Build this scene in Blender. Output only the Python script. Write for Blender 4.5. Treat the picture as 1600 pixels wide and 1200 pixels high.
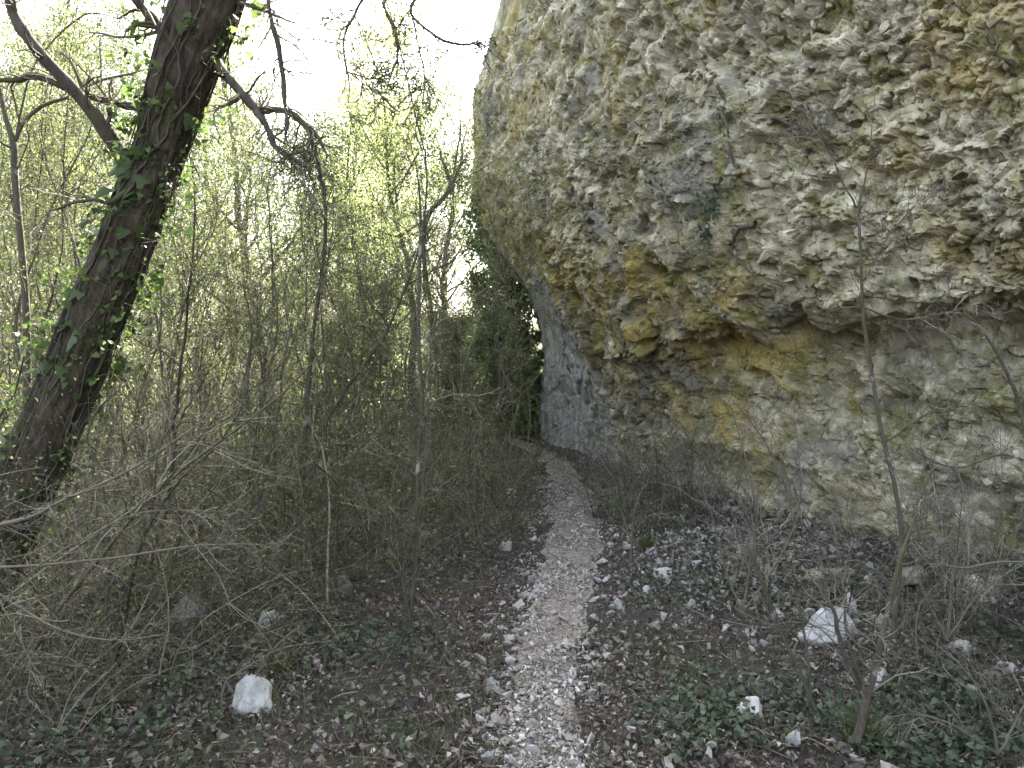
import bpy, math, random
import numpy as np

for _o in list(bpy.data.objects):
    bpy.data.objects.remove(_o)
SC = bpy.context.scene
COL = SC.collection
rng = np.random.default_rng(7)
random.seed(7)
R = math.radians

# ------------------------------------------------------------------ camera, sky, sun, exposure
CAM_Z, FPX, HZ = 1.6, 1256.0, 560.0          # eye height; focal length and horizon row in photograph pixels
cam = bpy.data.cameras.new('camera')
cam.sensor_width = 36.0
cam.lens = 36.0 * FPX / 1600.0
cam.shift_y = -(600.0 - HZ) / 1600.0
cam.clip_start, cam.clip_end = 0.05, 2000.0
cam_o = bpy.data.objects.new('camera', cam)
cam_o.location = (0, 0, CAM_Z)
cam_o.rotation_euler = (R(90), 0, 0)
COL.objects.link(cam_o)
SC.camera = cam_o

SUN_AZ, SUN_EL = 16.0, 44.0                  # azimuth from +Y towards +X
world = bpy.data.worlds.new('World')
SC.world = world
world.use_nodes = True
wn = world.node_tree
wn.nodes.clear()
sky = wn.nodes.new('ShaderNodeTexSky')
sky.sky_type = 'NISHITA'
sky.sun_disc = False
sky.sun_elevation = R(SUN_EL)
sky.sun_rotation = R(SUN_AZ)
sky.air_density, sky.dust_density, sky.ozone_density = 1.0, 5.0, 0.6
hs = wn.nodes.new('ShaderNodeHueSaturation')
hs.inputs['Saturation'].default_value = 0.58
bg = wn.nodes.new('ShaderNodeBackground')
bg.inputs['Strength'].default_value = 0.13
wo = wn.nodes.new('ShaderNodeOutputWorld')
wn.links.new(sky.outputs[0], hs.inputs['Color'])
wn.links.new(hs.outputs[0], bg.inputs[0])
wn.links.new(bg.outputs[0], wo.inputs[0])

sun = bpy.data.lights.new('sun', 'SUN')
sun.energy, sun.angle, sun.color = 5.0, R(0.53), (1.0, 0.965, 0.91)
sun_o = bpy.data.objects.new('sun', sun)
sun_o.rotation_euler = (R(90 - SUN_EL), 0, R(180 - SUN_AZ))
COL.objects.link(sun_o)

SC.view_settings.view_transform = 'Standard'
SC.view_settings.look = 'None'
SC.view_settings.gamma = 1.0
SC.view_settings.use_curve_mapping = False
SC.view_settings.exposure = 3.0
SC.render.engine = 'CYCLES'
SC.cycles.use_denoising = True
SC.cycles.adaptive_threshold = 0.03
SC.cycles.max_bounces = 5
SC.cycles.diffuse_bounces = 1
SC.cycles.glossy_bounces = 1
SC.cycles.transmission_bounces = 3
SC.cycles.transparent_max_bounces = 4
SC.cycles.caustics_reflective = SC.cycles.caustics_refractive = False
SC.cycles.sample_clamp_indirect = 4.0

# ------------------------------------------------------------------ noise
def _h(i, j, k, s):
    h = (i.astype(np.int64) * 374761393 + j.astype(np.int64) * 668265263 + k.astype(np.int64) * 2147483647 + s * 1274126177) & 0xFFFFFFFF
    h = ((h ^ (h >> 13)) * 1274126177) & 0xFFFFFFFF
    h = ((h ^ (h >> 16)) * 2246822519) & 0xFFFFFFFF
    return (h ^ (h >> 15)) & 0xFFFFFFFF

def hf(i, j, k, s):
    return _h(i, j, k, s) / 4294967296.0

def pn(p, s=0):
    """value noise, -1..1, p (N,3)"""
    f = np.floor(p); t = p - f; i = f.astype(np.int64)
    t = t * t * t * (t * (t * 6 - 15) + 10)
    out = 0
    for a in (0, 1):
        wa = t[:, 0] if a else 1 - t[:, 0]
        for b in (0, 1):
            wb = t[:, 1] if b else 1 - t[:, 1]
            for c in (0, 1):
                wc = t[:, 2] if c else 1 - t[:, 2]
                out = out + wa * wb * wc * hf(i[:, 0] + a, i[:, 1] + b, i[:, 2] + c, s)
    return out * 2 - 1

def fbm(p, o=4, s=0):
    r, a, n = 0, 1.0, 0
    for k in range(o):
        r = r + a * pn(p * 2 ** k + k * 17.3, s + k); n += a; a *= 0.5
    return r / n

def n2(x, y, f, o=2, s=0):
    x = np.asarray(x, float)
    return fbm(np.stack([x * f, np.asarray(y, float) * f, np.zeros_like(x) + 3.7], 1), o, s)

def worley(p, s=0):
    f = np.floor(p).astype(np.int64)
    N = len(p)
    d1 = np.full(N, 9.0); d2 = np.full(N, 9.0); cid = np.zeros(N); off = np.zeros((N, 3)); ci = np.zeros((N, 3), np.int64)
    for a in (-1, 0, 1):
        for b in (-1, 0, 1):
            for c in (-1, 0, 1):
                i, j, k = f[:, 0] + a, f[:, 1] + b, f[:, 2] + c
                ctr = np.stack([i + hf(i, j, k, s), j + hf(i, j, k, s + 1), k + hf(i, j, k, s + 2)], 1)
                v = p - ctr
                d = np.sqrt((v * v).sum(1))
                near = d < d1
                d2 = np.where(near, d1, np.minimum(d2, d))
                d1 = np.where(near, d, d1)
                off[near] = v[near]
                ci[near] = np.stack([i, j, k], 1)[near]
    cid = hf(ci[:, 0], ci[:, 1], ci[:, 2], s + 5)
    tilt = np.stack([hf(ci[:, 0], ci[:, 1], ci[:, 2], s + 6), hf(ci[:, 0], ci[:, 1], ci[:, 2], s + 7), hf(ci[:, 0], ci[:, 1], ci[:, 2], s + 8)], 1) * 2 - 1
    return d1, d2, cid, (off * tilt).sum(1)

def sst(a, b, x):
    t = np.clip((np.asarray(x, float) - a) / (b - a), 0, 1)
    return t * t * (3 - 2 * t)

# ------------------------------------------------------------------ mesh helpers
class MB:
    """collects vertices and faces; each batch of faces has one size"""
    def __init__(self):
        self.v, self.f, self.n = [], [], 0
    def add(self, v, f):
        v = np.asarray(v, np.float32).reshape(-1, 3); f = np.asarray(f, np.int64)
        self.v.append(v); self.f.append(f + self.n); self.n += len(v)
    def merged(self):
        return np.concatenate(self.v), self.f
    def mesh(self, name, mat, smooth=True):
        me = bpy.data.meshes.new(name)
        V = np.concatenate(self.v)
        me.vertices.add(len(V)); me.vertices.foreach_set('co', V.ravel())
        sizes = np.concatenate([np.full(len(f), f.shape[1], np.int32) for f in self.f])
        loops = np.concatenate([f.ravel() for f in self.f]).astype(np.int32)
        me.loops.add(len(loops)); me.loops.foreach_set('vertex_index', loops)
        me.polygons.add(len(sizes))
        st = np.zeros(len(sizes), np.int32); st[1:] = np.cumsum(sizes)[:-1]
        me.polygons.foreach_set('loop_start', st)
        me.polygons.foreach_set('loop_total', sizes)
        me.update(calc_edges=True)
        me.polygons.foreach_set('use_smooth', np.full(len(sizes), smooth))
        me.materials.append(mat)
        me.update()
        return me
    def build(self, name, mat, parent=None, smooth=True, kind=None):
        return link(name, self.mesh(name, mat, smooth), parent, kind)

def link(name, me, parent=None, kind=None):
    o = bpy.data.objects.new(name, me)
    COL.objects.link(o)
    if parent is not None:
        o.parent = parent
    if kind:
        o['kind'] = kind
    return o

def tag(o, label, cat, group=None):
    o['label'] = label; o['category'] = cat
    if group:
        o['group'] = group
    return o

def empty(name, loc=(0, 0, 0), rz=0.0):
    o = bpy.data.objects.new(name, None)
    o.empty_display_size = 0.1
    o.location = loc; o.rotation_euler = (0, 0, rz)
    COL.objects.link(o)
    return o

def copy_tree(o, parent=None):
    c = o.copy(); COL.objects.link(c); c.parent = parent
    for ch in list(o.children):
        copy_tree(ch, c)
    return c

def norm(a):
    return a / np.maximum(np.linalg.norm(a, axis=-1, keepdims=True), 1e-9)

def tubes(mb, P, rad, sides=4):
    """P (M,K,3) polylines, rad (M,K)"""
    P = np.asarray(P, float); rad = np.asarray(rad, float)
    M, K, _ = P.shape
    T = norm(np.gradient(P, axis=1))
    ref = np.where(np.abs(T[:, :1, 2:3]) > 0.9, np.array([1.0, 0, 0]), np.array([0, 0, 1.0]))
    ref = np.broadcast_to(ref, T.shape)
    A = norm(np.cross(T, ref)); B = np.cross(T, A)
    ang = np.arange(sides) * 2 * math.pi / sides
    ring = A[:, :, None] * np.cos(ang)[None, None, :, None] + B[:, :, None] * np.sin(ang)[None, None, :, None]
    V = P[:, :, None] + ring * rad[:, :, None, None]
    idx = np.arange(M * K * sides).reshape(M, K, sides)
    a = idx[:, :-1]; b = idx[:, 1:]
    F = np.stack([a, np.roll(a, -1, 2), np.roll(b, -1, 2), b], -1).reshape(-1, 4)
    mb.add(V, F)

def smooth_path(pts, n):
    pts = np.asarray(pts, float)
    k = len(pts)
    t = np.linspace(0, k - 1, n)
    i = np.clip(np.floor(t).astype(int), 0, k - 2); u = (t - i)[:, None]
    g = lambda j: pts[np.clip(j, 0, k - 1)]
    p0, p1, p2, p3 = g(i - 1), g(i), g(i + 1), g(i + 2)
    return 0.5 * (2 * p1 + (p2 - p0) * u + (2 * p0 - 5 * p1 + 4 * p2 - p3) * u ** 2 + (3 * p1 - p0 - 3 * p2 + p3) * u ** 3)

def grow(P, rad, n, lo, hi, length, K, ang, up, wob, rf, r, tip=0.3, lenpow=0.5):
    """children along parent polylines P (M,Kp,3): n each; returns (M*n,K,3), (M*n,K)"""
    M, Kp, _ = P.shape
    t = r.uniform(lo, hi, (M, n)) * (Kp - 1)
    i = np.clip(t.astype(int), 0, Kp - 2); u = (t - i)
    m = np.arange(M)[:, None]
    o = P[m, i] * (1 - u[..., None]) + P[m, i + 1] * u[..., None]
    d = norm(P[m, i + 1] - P[m, i])
    pr = rad[m, i] * (1 - u) + rad[m, i + 1] * u
    side = norm(np.cross(d, r.normal(size=d.shape)))
    a = r.normal(ang, 0.25, (M, n))[..., None]
    d0 = d * np.cos(a) + side * np.sin(a)
    d0 = norm(d0 + np.array([0, 0, up]))
    frac = 1 - (t / (Kp - 1)) * 0.6
    L = length * r.uniform(0.5, 1.2, (M, n)) * frac ** lenpow
    N = M * n
    d0 = d0.reshape(N, 3); o = o.reshape(N, 3); L = L.reshape(N)
    out = np.zeros((N, K, 3)); out[:, 0] = o
    for k in range(1, K):
        d0 = norm(d0 + r.normal(0, wob, (N, 3)) + np.array([0, 0, up * 0.3]))
        out[:, k] = out[:, k - 1] + d0 * (L / (K - 1))[:, None]
    r0 = np.minimum(pr.reshape(N) * rf, 1.0)
    rd = r0[:, None] * np.linspace(1, tip, K)[None]
    return out, rd

def leaf_quads(mb, C, size, r, flat=0.0, aspect=0.55, fold=0.25):
    """folded lance-shaped leaves at C (N,3)"""
    N = len(C)
    d = norm(r.normal(size=(N, 3)) * np.array([1, 1, 1 - 0.8 * flat]))
    nn = norm(r.normal(size=(N, 3)) * (1 - flat) + np.array([0, 0, 1.6 * flat]))
    s = norm(np.cross(d, nn)); nn = np.cross(s, d)
    L = (size * r.uniform(0.6, 1.3, N))[:, None]
    W = L * aspect * 0.5
    base = C - d * L * 0.5; tip = C + d * L * 0.5
    l = C + s * W + nn * W * fold * 2; q = C - s * W + nn * W * fold * 2
    V = np.stack([base, l, tip, q], 1)
    mb.add(V, np.arange(N * 4).reshape(N, 4))

IVY = np.array([(0, 0), (.32, -.12), (.5, .12), (.34, .32), (.3, .55), (0, .95), (-.3, .55), (-.34, .32), (-.5, .12), (-.32, -.12)])
def ivy_leaves(mb, C, Nn, size, r):
    """lobed leaves at C facing Nn"""
    N = len(C)
    t = norm(np.cross(Nn, r.normal(size=(N, 3)))); b = np.cross(Nn, t)
    s = (size * r.uniform(0.55, 1.3, N))[:, None, None]
    xy = IVY[None]
    V = C[:, None] + (t[:, None] * xy[..., :1] + b[:, None] * xy[..., 1:] + Nn[:, None] * (-.25 * np.abs(xy[..., :1]) - .12 * xy[..., 1:] ** 2)) * s
    idx = np.arange(N * 10).reshape(N, 10)
    mb.add(V, np.concatenate([idx[:, [0, 1, 2, 3]], idx[:, [0, 3, 4, 5]], idx[:, [0, 5, 6, 7]], idx[:, [0, 7, 8, 9]]]))

def hull_mesh(name, mat, seed, n=12, sc=(1, .8, .6)):
    import bmesh
    r = np.random.default_rng(seed)
    bm = bmesh.new()
    p = norm(r.normal(size=(n, 3))) * r.uniform(.8, 1.05, (n, 1)) * np.array(sc) * .5
    for q in p:
        bm.verts.new(q)
    res = bmesh.ops.convex_hull(bm, input=bm.verts)
    bmesh.ops.delete(bm, geom=[g for g in res['geom_interior'] if isinstance(g, bmesh.types.BMVert)], context='VERTS')
    me = bpy.data.meshes.new(name)
    bm.to_mesh(me); bm.free()
    if mat:
        me.materials.append(mat)
    return me

def hull_arrays(seed, n=9, sc=(1, .8, .6)):
    me = hull_mesh('tmp', None, seed, n, sc)
    v = np.array([x.co[:] for x in me.vertices]); f = np.array([p.vertices[:] for p in me.polygons if len(p.vertices) == 3])
    bpy.data.meshes.remove(me)
    return v, f

def scatter_hulls(mb, C, size, r, protos, normal=None):
    N = len(C)
    pick = r.integers(0, len(protos), N)
    q = norm(r.normal(size=(N, 4)))
    w, x, y, z = q.T
    Rm = np.stack([1 - 2 * (y * y + z * z), 2 * (x * y - w * z), 2 * (x * z + w * y), 2 * (x * y + w * z), 1 - 2 * (x * x + z * z), 2 * (y * z - w * x),
                   2 * (x * z - w * y), 2 * (y * z + w * x), 1 - 2 * (x * x + y * y)], 1).reshape(N, 3, 3)
    for k, (v, f) in enumerate(protos):
        m = np.where(pick == k)[0]
        if not len(m):
            continue
        V = np.einsum('nij,vj->nvi', Rm[m], v) * size[m][:, None, None] + C[m][:, None]
        F = (f[None] + (np.arange(len(m)) * len(v))[:, None, None]).reshape(-1, 3)
        mb.add(V, F)

# ------------------------------------------------------------------ materials
def new_mat(name):
    m = bpy.data.materials.new(name); m.use_nodes = True
    nt = m.node_tree; nt.nodes.clear()
    out = nt.nodes.new('ShaderNodeOutputMaterial')
    return m, nt, out
def nd(nt, t, **kw):
    n = nt.nodes.new(t)
    for k, v in kw.items():
        setattr(n, k, v)
    return n
def ramp(nt, fac, stops):
    r = nt.nodes.new('ShaderNodeValToRGB')
    e = r.color_ramp.elements
    while len(e) < len(stops):
        e.new(0.5)
    for el, (p, c) in zip(e, stops):
        el.position = p; el.color = (*c, 1) if len(c) == 3 else c
    nt.links.new(fac, r.inputs[0])
    return r.outputs[0]
def noise(nt, scale, detail=4, rough=.6, vec=None, dist=0.0):
    n = nt.nodes.new('ShaderNodeTexNoise')
    n.inputs['Scale'].default_value = scale; n.inputs['Detail'].default_value = detail
    n.inputs['Roughness'].default_value = rough; n.inputs['Distortion'].default_value = dist
    if vec is not None:
        nt.links.new(vec, n.inputs['Vector'])
    return n.outputs[0]
def mixc(nt, fac, a, b, mode='MIX'):
    m = nt.nodes.new('ShaderNodeMix'); m.data_type = 'RGBA'; m.blend_type = mode
    for sock, v in ((m.inputs[0], fac), (m.inputs[6], a), (m.inputs[7], b)):
        if hasattr(v, 'is_linked'):
            nt.links.new(v, sock)
        elif isinstance(v, (int, float)):
            sock.default_value = v
        else:
            sock.default_value = (*v, 1)
    return m.outputs[2]
def math_n(nt, op, a, b=0.0):
    m = nt.nodes.new('ShaderNodeMath'); m.operation = op
    for sock, v in ((m.inputs[0], a), (m.inputs[1], b)):
        if hasattr(v, 'is_linked'):
            nt.links.new(v, sock)
        else:
            sock.default_value = v
    return m.outputs[0]
def pbsdf(nt, out, col, rough=.85, bump=None, bs=.4, bd=.02, spec=.25):
    p = nt.nodes.new('ShaderNodeBsdfPrincipled')
    nt.links.new(col, p.inputs['Base Color']); p.inputs['Roughness'].default_value = rough
    p.inputs['Specular IOR Level'].default_value = spec
    if bump is not None:
        b = nt.nodes.new('ShaderNodeBump'); b.inputs['Strength'].default_value = bs; b.inputs['Distance'].default_value = bd
        nt.links.new(bump, b.inputs['Height']); nt.links.new(b.outputs[0], p.inputs['Normal'])
    nt.links.new(p.outputs[0], out.inputs[0])
    return p
def objco(nt):
    return nt.nodes.new('ShaderNodeTexCoord').outputs['Object']
def geo(nt, k):
    return nt.nodes.new('ShaderNodeNewGeometry').outputs[k]

def m_leaf(name, cols, trans=.45, rough=.5):
    m, nt, out = new_mat(name)
    c = ramp(nt, geo(nt, 'Random Per Island'), cols)
    p = nt.nodes.new('ShaderNodeBsdfPrincipled'); nt.links.new(c, p.inputs['Base Color'])
    p.inputs['Roughness'].default_value = rough; p.inputs['Specular IOR Level'].default_value = .3
    t = nt.nodes.new('ShaderNodeBsdfTranslucent')
    tc = mixc(nt, 1.0, c, (1.32, 1.38, .98), 'MULTIPLY')
    nt.links.new(tc, t.inputs[0])
    mx = nt.nodes.new('ShaderNodeMixShader'); mx.inputs[0].default_value = trans
    nt.links.new(p.outputs[0], mx.inputs[1]); nt.links.new(t.outputs[0], mx.inputs[2]); nt.links.new(mx.outputs[0], out.inputs[0])
    return m
def m_bark(name, c1, c2, moss=None, scale=14, patch=None, bs=.5):
    m, nt, out = new_mat(name)
    co = objco(nt)
    mp = nt.nodes.new('ShaderNodeMapping'); mp.inputs['Scale'].default_value = (1, 1, .3); nt.links.new(co, mp.inputs[0])
    n = noise(nt, scale * 2, 6, .7, mp.outputs[0])
    c = ramp(nt, n, [(.3, c1), (.7, c2)])
    if moss:
        c = mixc(nt, ramp(nt, noise(nt, 3.3, 4, .6, co), [(.5, (0, 0, 0)), (.62, (1, 1, 1))]), c, moss)
    if patch:
        c = mixc(nt, ramp(nt, noise(nt, 9, 5, .6, co), [(.6, (0, 0, 0)), (.66, (1, 1, 1))]), c, patch)
    pbsdf(nt, out, c, .9, n, bs, .02)
    return m
def m_island(name, cols, nscale=60, rough=.9, bs=.4, bd=.004, var=.25, stain=None):
    m, nt, out = new_mat(name)
    c = ramp(nt, geo(nt, 'Random Per Island'), cols)
    n = noise(nt, nscale, 4, .65, objco(nt))
    c = mixc(nt, 1.0, c, ramp(nt, n, [(.25, (1 - var,) * 3), (.75, (1 + var,) * 3)]), 'MULTIPLY')
    if stain:
        c = mixc(nt, ramp(nt, noise(nt, 5.5, 5, .7, geo(nt, 'Position')), [(.48, (0, 0, 0)), (.68, (.8, .8, .8))]), c, stain)
    pbsdf(nt, out, c, rough, n, bs, bd)
    return m

def rock_material(name, attrs=True):
    m, nt, out = new_mat(name)
    co = nt.nodes.new('ShaderNodeNewGeometry').outputs['Position']
    big = noise(nt, .9, 4, .62, co)
    mid = noise(nt, 6.5, 4, .7, co)
    fine = noise(nt, 42, 3, .7, co)
    lim = ramp(nt, mid, [(.26, (.11, .10, .073)), (.41, (.275, .253, .19)), (.55, (.40, .37, .283)), (.72, (.59, .555, .455))])
    if attrs:
        at = nt.nodes.new('ShaderNodeAttribute'); at.attribute_name = 'rock'
        sep = nt.nodes.new('ShaderNodeSeparateColor'); nt.links.new(at.outputs['Color'], sep.inputs[0])
        tone, och, smo = sep.outputs[0], sep.outputs[1], sep.outputs[2]
        lim = mixc(nt, 1.0, lim, ramp(nt, tone, [(.1, (.52, .51, .48)), (.5, (1, .98, .93)), (.85, (1.55, 1.53, 1.46))]), 'MULTIPLY')
    else:
        rnd = nt.nodes.new('ShaderNodeObjectInfo').outputs['Random']
        isl = geo(nt, 'Random Per Island')
        tone = math_n(nt, 'FRACT', math_n(nt, 'ADD', rnd, isl))
        lim = mixc(nt, 1.0, lim, ramp(nt, tone, [(0, (.55, .53, .48)), (.6, (1.05, 1.02, .95)), (1, (1.6, 1.57, 1.48))]), 'MULTIPLY')
        och = None
    # ochre iron stain, olive lichen, grey algae films
    ocol = ramp(nt, fine, [(.3, (.22, .15, .028)), (.7, (.50, .385, .10))])
    if attrs:
        f = math_n(nt, 'MULTIPLY', och, ramp(nt, noise(nt, 2.6, 3, .65, co), [(.36, (0, 0, 0)), (.55, (1, 1, 1))]))
        c = mixc(nt, math_n(nt, 'MULTIPLY', f, .85), lim, ocol)
    else:
        f = ramp(nt, noise(nt, 3.0, 3, .6, co), [(.55, (0, 0, 0)), (.68, (.6, .6, .6))])
        c = mixc(nt, f, lim, ocol)
    f = ramp(nt, noise(nt, 3.7, 4, .7, co), [(.48, (0, 0, 0)), (.64, (.85, .85, .85))])
    c = mixc(nt, f, c, ramp(nt, fine, [(.3, (.10, .10, .030)), (.75, (.30, .285, .09))]))
    f = ramp(nt, big, [(.50, (0, 0, 0)), (.66, (.72, .72, .72))])
    c = mixc(nt, f, c, ramp(nt, fine, [(.3, (.06, .06, .055)), (.75, (.21, .205, .185))]))
    if attrs:
        mp = nt.nodes.new('ShaderNodeMapping'); mp.inputs['Scale'].default_value = (3, 3, .45); nt.links.new(co, mp.inputs[0])
        st = noise(nt, 2.4, 4, .65, mp.outputs[0])
        sm = ramp(nt, st, [(.3, (.14, .14, .135)), (.5, (.27, .275, .275)), (.68, (.43, .44, .45))])
        c = mixc(nt, math_n(nt, 'MULTIPLY', smo, .9), c, sm)
    speck = ramp(nt, noise(nt, 120, 3, .6, co), [(.3, (.72, .72, .72)), (.7, (1.2, 1.2, 1.2))])
    c = mixc(nt, 1.0, c, speck, 'MULTIPLY')
    hgt = math_n(nt, 'ADD', math_n(nt, 'MULTIPLY', fine, .6), math_n(nt, 'MULTIPLY', noise(nt, 15, 4, .7, co), 1.5))
    pbsdf(nt, out, c, .92, hgt, .5, .02, .15)
    return m

M = {}
M['rock'] = rock_material('rock')
M['rock_stone'] = rock_material('rock_stone', False)
M['pale_stone'] = m_island('pale_stone', [(0, (.13, .12, .10)), (.4, (.25, .235, .205)), (1, (.45, .435, .40))], 30)
M['white_stone'] = m_island('white_stone', [(0, (.36, .35, .325)), (1, (.42, .41, .385))], 9, bd=.04, var=.5, stain=(.13, .12, .085))
M['gravel'] = m_island('gravel', [(0, (.11, .10, .085)), (.35, (.24, .22, .188)), (.7, (.38, .355, .31)), (.92, (.50, .475, .425)), (1, (.58, .56, .525))], 50)
M['path_stone'] = m_island('path_stone', [(0, (.15, .138, .118)), (.5, (.28, .262, .235)), (1, (.42, .405, .375))], 40, stain=(.13, .11, .08))
M['mottled'] = m_island('mottled', [(0, (.2, .19, .17)), (1, (.22, .21, .19))], 22, bd=.03, var=.75)
M['litter'] = m_leaf('litter', [(0, (.045, .036, .031)), (.35, (.105, .084, .072)), (.65, (.185, .152, .132)), (.88, (.29, .248, .22)), (1, (.42, .385, .355))], .12, .8)
M['ground_ivy'] = m_leaf('ground_ivy', [(0, (.019, .030, .016)), (.5, (.041, .060, .034)), (1, (.09, .118, .068))], .25, .55)
M['ivy'] = m_leaf('ivy', [(0, (.03, .055, .022)), (.5, (.07, .105, .036)), (1, (.16, .21, .065))], .5, .4)
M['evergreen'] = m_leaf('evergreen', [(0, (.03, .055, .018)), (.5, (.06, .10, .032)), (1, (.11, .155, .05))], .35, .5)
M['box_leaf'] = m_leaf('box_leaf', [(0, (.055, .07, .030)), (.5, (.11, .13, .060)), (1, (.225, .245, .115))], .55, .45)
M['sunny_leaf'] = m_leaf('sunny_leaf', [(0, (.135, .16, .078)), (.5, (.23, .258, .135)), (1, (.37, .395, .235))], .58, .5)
M['grass'] = m_leaf('grass', [(0, (.07, .10, .03)), (.6, (.13, .16, .06)), (1, (.28, .26, .13))], .4, .5)
M['bark'] = m_bark('bark', (.022, .018, .013), (.12, .096, .070), None, 12, (.10, .10, .055), bs=1.0)
M['limb'] = m_bark('limb', (.05, .042, .034), (.15, .13, .105), (.09, .095, .05), 14)
M['stem'] = m_bark('stem', (.045, .039, .030), (.14, .122, .095), (.085, .085, .035), 22, (.32, .30, .24))
M['twig'] = m_island('twig', [(0, (.05, .045, .027)), (.5, (.11, .10, .062)), (.85, (.20, .18, .125)), (1, (.33, .30, .235))], 40, var=.2)
M['pale_twig'] = m_island('pale_twig', [(0, (.05, .042, .030)), (.5, (.115, .10, .076)), (.85, (.22, .197, .158)), (1, (.36, .33, .275))], 40, var=.2)

def ground_material():
    m, nt, out = new_mat('forest_floor')
    co = nt.nodes.new('ShaderNodeNewGeometry').outputs['Position']
    n1 = noise(nt, 1.2, 5, .6, co); n2_ = noise(nt, 28, 6, .75, co)
    c = ramp(nt, n2_, [(.3, (.028, .023, .021)), (.5, (.062, .051, .047)), (.7, (.12, .102, .094))])
    c = mixc(nt, ramp(nt, n1, [(.45, (0, 0, 0)), (.65, (.7, .7, .7))]), c, ramp(nt, n2_, [(.3, (.018, .018, .010)), (.7, (.052, .052, .030))]))
    pbsdf(nt, out, c, .95, n2_, .8, .05)
    return m
def path_material():
    m, nt, out = new_mat('trodden_path')
    co = nt.nodes.new('ShaderNodeNewGeometry').outputs['Position']
    v = nt.nodes.new('ShaderNodeTexVoronoi'); v.inputs['Scale'].default_value = 55; nt.links.new(co, v.inputs['Vector'])
    n = noise(nt, 3.0, 5, .65, co); f = noise(nt, 60, 5, .7, co)
    c = ramp(nt, f, [(.3, (.13, .117, .100)), (.5, (.235, .213, .182)), (.72, (.37, .34, .295))])
    c = mixc(nt, ramp(nt, n, [(.4, (0, 0, 0)), (.62, (.75, .75, .75))]), c, ramp(nt, f, [(.3, (.08, .066, .06)), (.7, (.20, .17, .15))]))
    sp = nt.nodes.new('ShaderNodeSeparateColor'); nt.links.new(v.outputs['Color'], sp.inputs[0])
    c = mixc(nt, ramp(nt, sp.outputs[0], [(.55, (0, 0, 0)), (.6, (.7, .7, .7))]), c, ramp(nt, sp.outputs[1], [(0, (.17, .15, .13)), (1, (.38, .35, .31))]))
    h = math_n(nt, 'SUBTRACT', f, v.outputs['Distance'])
    pbsdf(nt, out, c, .95, h, .7, .02)
    return m
M['ground'] = ground_material()
M['path'] = path_material()

# ------------------------------------------------------------------ plan of the place
BASE = np.array([(13, -7), (9.5, -2.0), (6.4, 2.2), (4.5, 4.75), (3.78, 5.9), (2.88, 7.25), (2.2, 8.8), (1.68, 10.6), (1.25, 13.0), (.90, 14.6), (.62, 15.9), (.74, 17.7), (1.0, 19.8), (2.4, 21.8), (6.5, 24.5), (15, 28)], float)  # hidden run past the nose lengthened to keep sun off the path bend
PATH = np.array([(.02, -3, .3), (.08, 0, .24), (.11, 2.2, .22), (.13, 3.2, .22), (.2, 4.5, .24), (.37, 5.9, .28), (.55, 7.2, .33), (.66, 8.6, .34), (.74, 10.4, .31), (.70, 12.4, .28), (.45, 14.2, .25), (.13, 16, .26), (-.6, 17.5, .3), (-2.2, 18.9, .3), (-5, 21, .3), (-9, 23, .3)])

def poly_dist(x, y, P):
    d = np.full(np.shape(x), 1e9)
    for a, b in zip(P[:-1], P[1:]):
        ab = b - a
        t = np.clip(((x - a[0]) * ab[0] + (y - a[1]) * ab[1]) / (ab @ ab), 0, 1)
        d = np.minimum(d, np.hypot(x - a[0] - t * ab[0], y - a[1] - t * ab[1]))
    return d
PC = smooth_path(PATH, 260)
def path_dist(x, y):
    return poly_dist(x, y, PC[::4, :2])
def path_hw(y):
    return np.interp(y, PATH[:, 1], PATH[:, 2])
def gz(x, y):
    x = np.atleast_1d(np.asarray(x, float)); y = np.atleast_1d(np.asarray(y, float))
    pd = path_dist(x, y)
    bx = np.interp(y, BASE[2:14, 1], BASE[2:14, 0], left=9, right=30)
    dc = np.where(x < bx, poly_dist(x, y, BASE), 0)
    near = sst(.2, .9, pd)
    z = near * (.09 * n2(x, y, .55, 2, 3) + .035 * n2(x, y, 2.3, 2, 4)) + .008 * n2(x, y, 5, 1, 5)
    z += .10 * sst(1.5, .1, dc) * sst(.3, 1.0, pd)
    z -= .05 * (1 - near)
    z += .012 * np.clip(y - 4, 0, 30) * 0
    r = np.hypot(x, y)
    z += sst(35, 160, r) * 9 * (1 + .4 * n2(x, y, .02, 2, 6))
    return z
def W(px, py, d):
    return np.array([(px - 800) / FPX * d, d, CAM_Z - (py - HZ) / FPX * d])
def G(px, py):
    d = CAM_Z * FPX / (py - HZ)
    for _ in range(4):
        x = (px - 800) / FPX * d
        d = (CAM_Z - gz(x, d)[0]) * FPX / (py - HZ)
    x = (px - 800) / FPX * d
    return np.array([x, d, gz(x, d)[0]])

# ------------------------------------------------------------------ ground sheet
def spaced(lo, hi, c, n, k):
    t = np.linspace(-1, 1, n)
    s = np.sinh(t * k) / math.sinh(k)
    return np.where(s < 0, c + s * (c - lo), c + s * (hi - c))
gx = spaced(-160, 160, -.5, 290, 5.2); gy = spaced(-60, 190, 5.0, 310, 4.8)
X, Y = np.meshgrid(gx, gy)
Z = gz(X.ravel(), Y.ravel())
mb = MB()
idx = np.arange(X.size).reshape(X.shape)
mb.add(np.stack([X.ravel(), Y.ravel(), Z], 1), np.stack([idx[:-1, :-1], idx[:-1, 1:], idx[1:, 1:], idx[1:, :-1]], -1).reshape(-1, 4))
ground = mb.build('ground', M['ground'], kind='structure')

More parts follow.
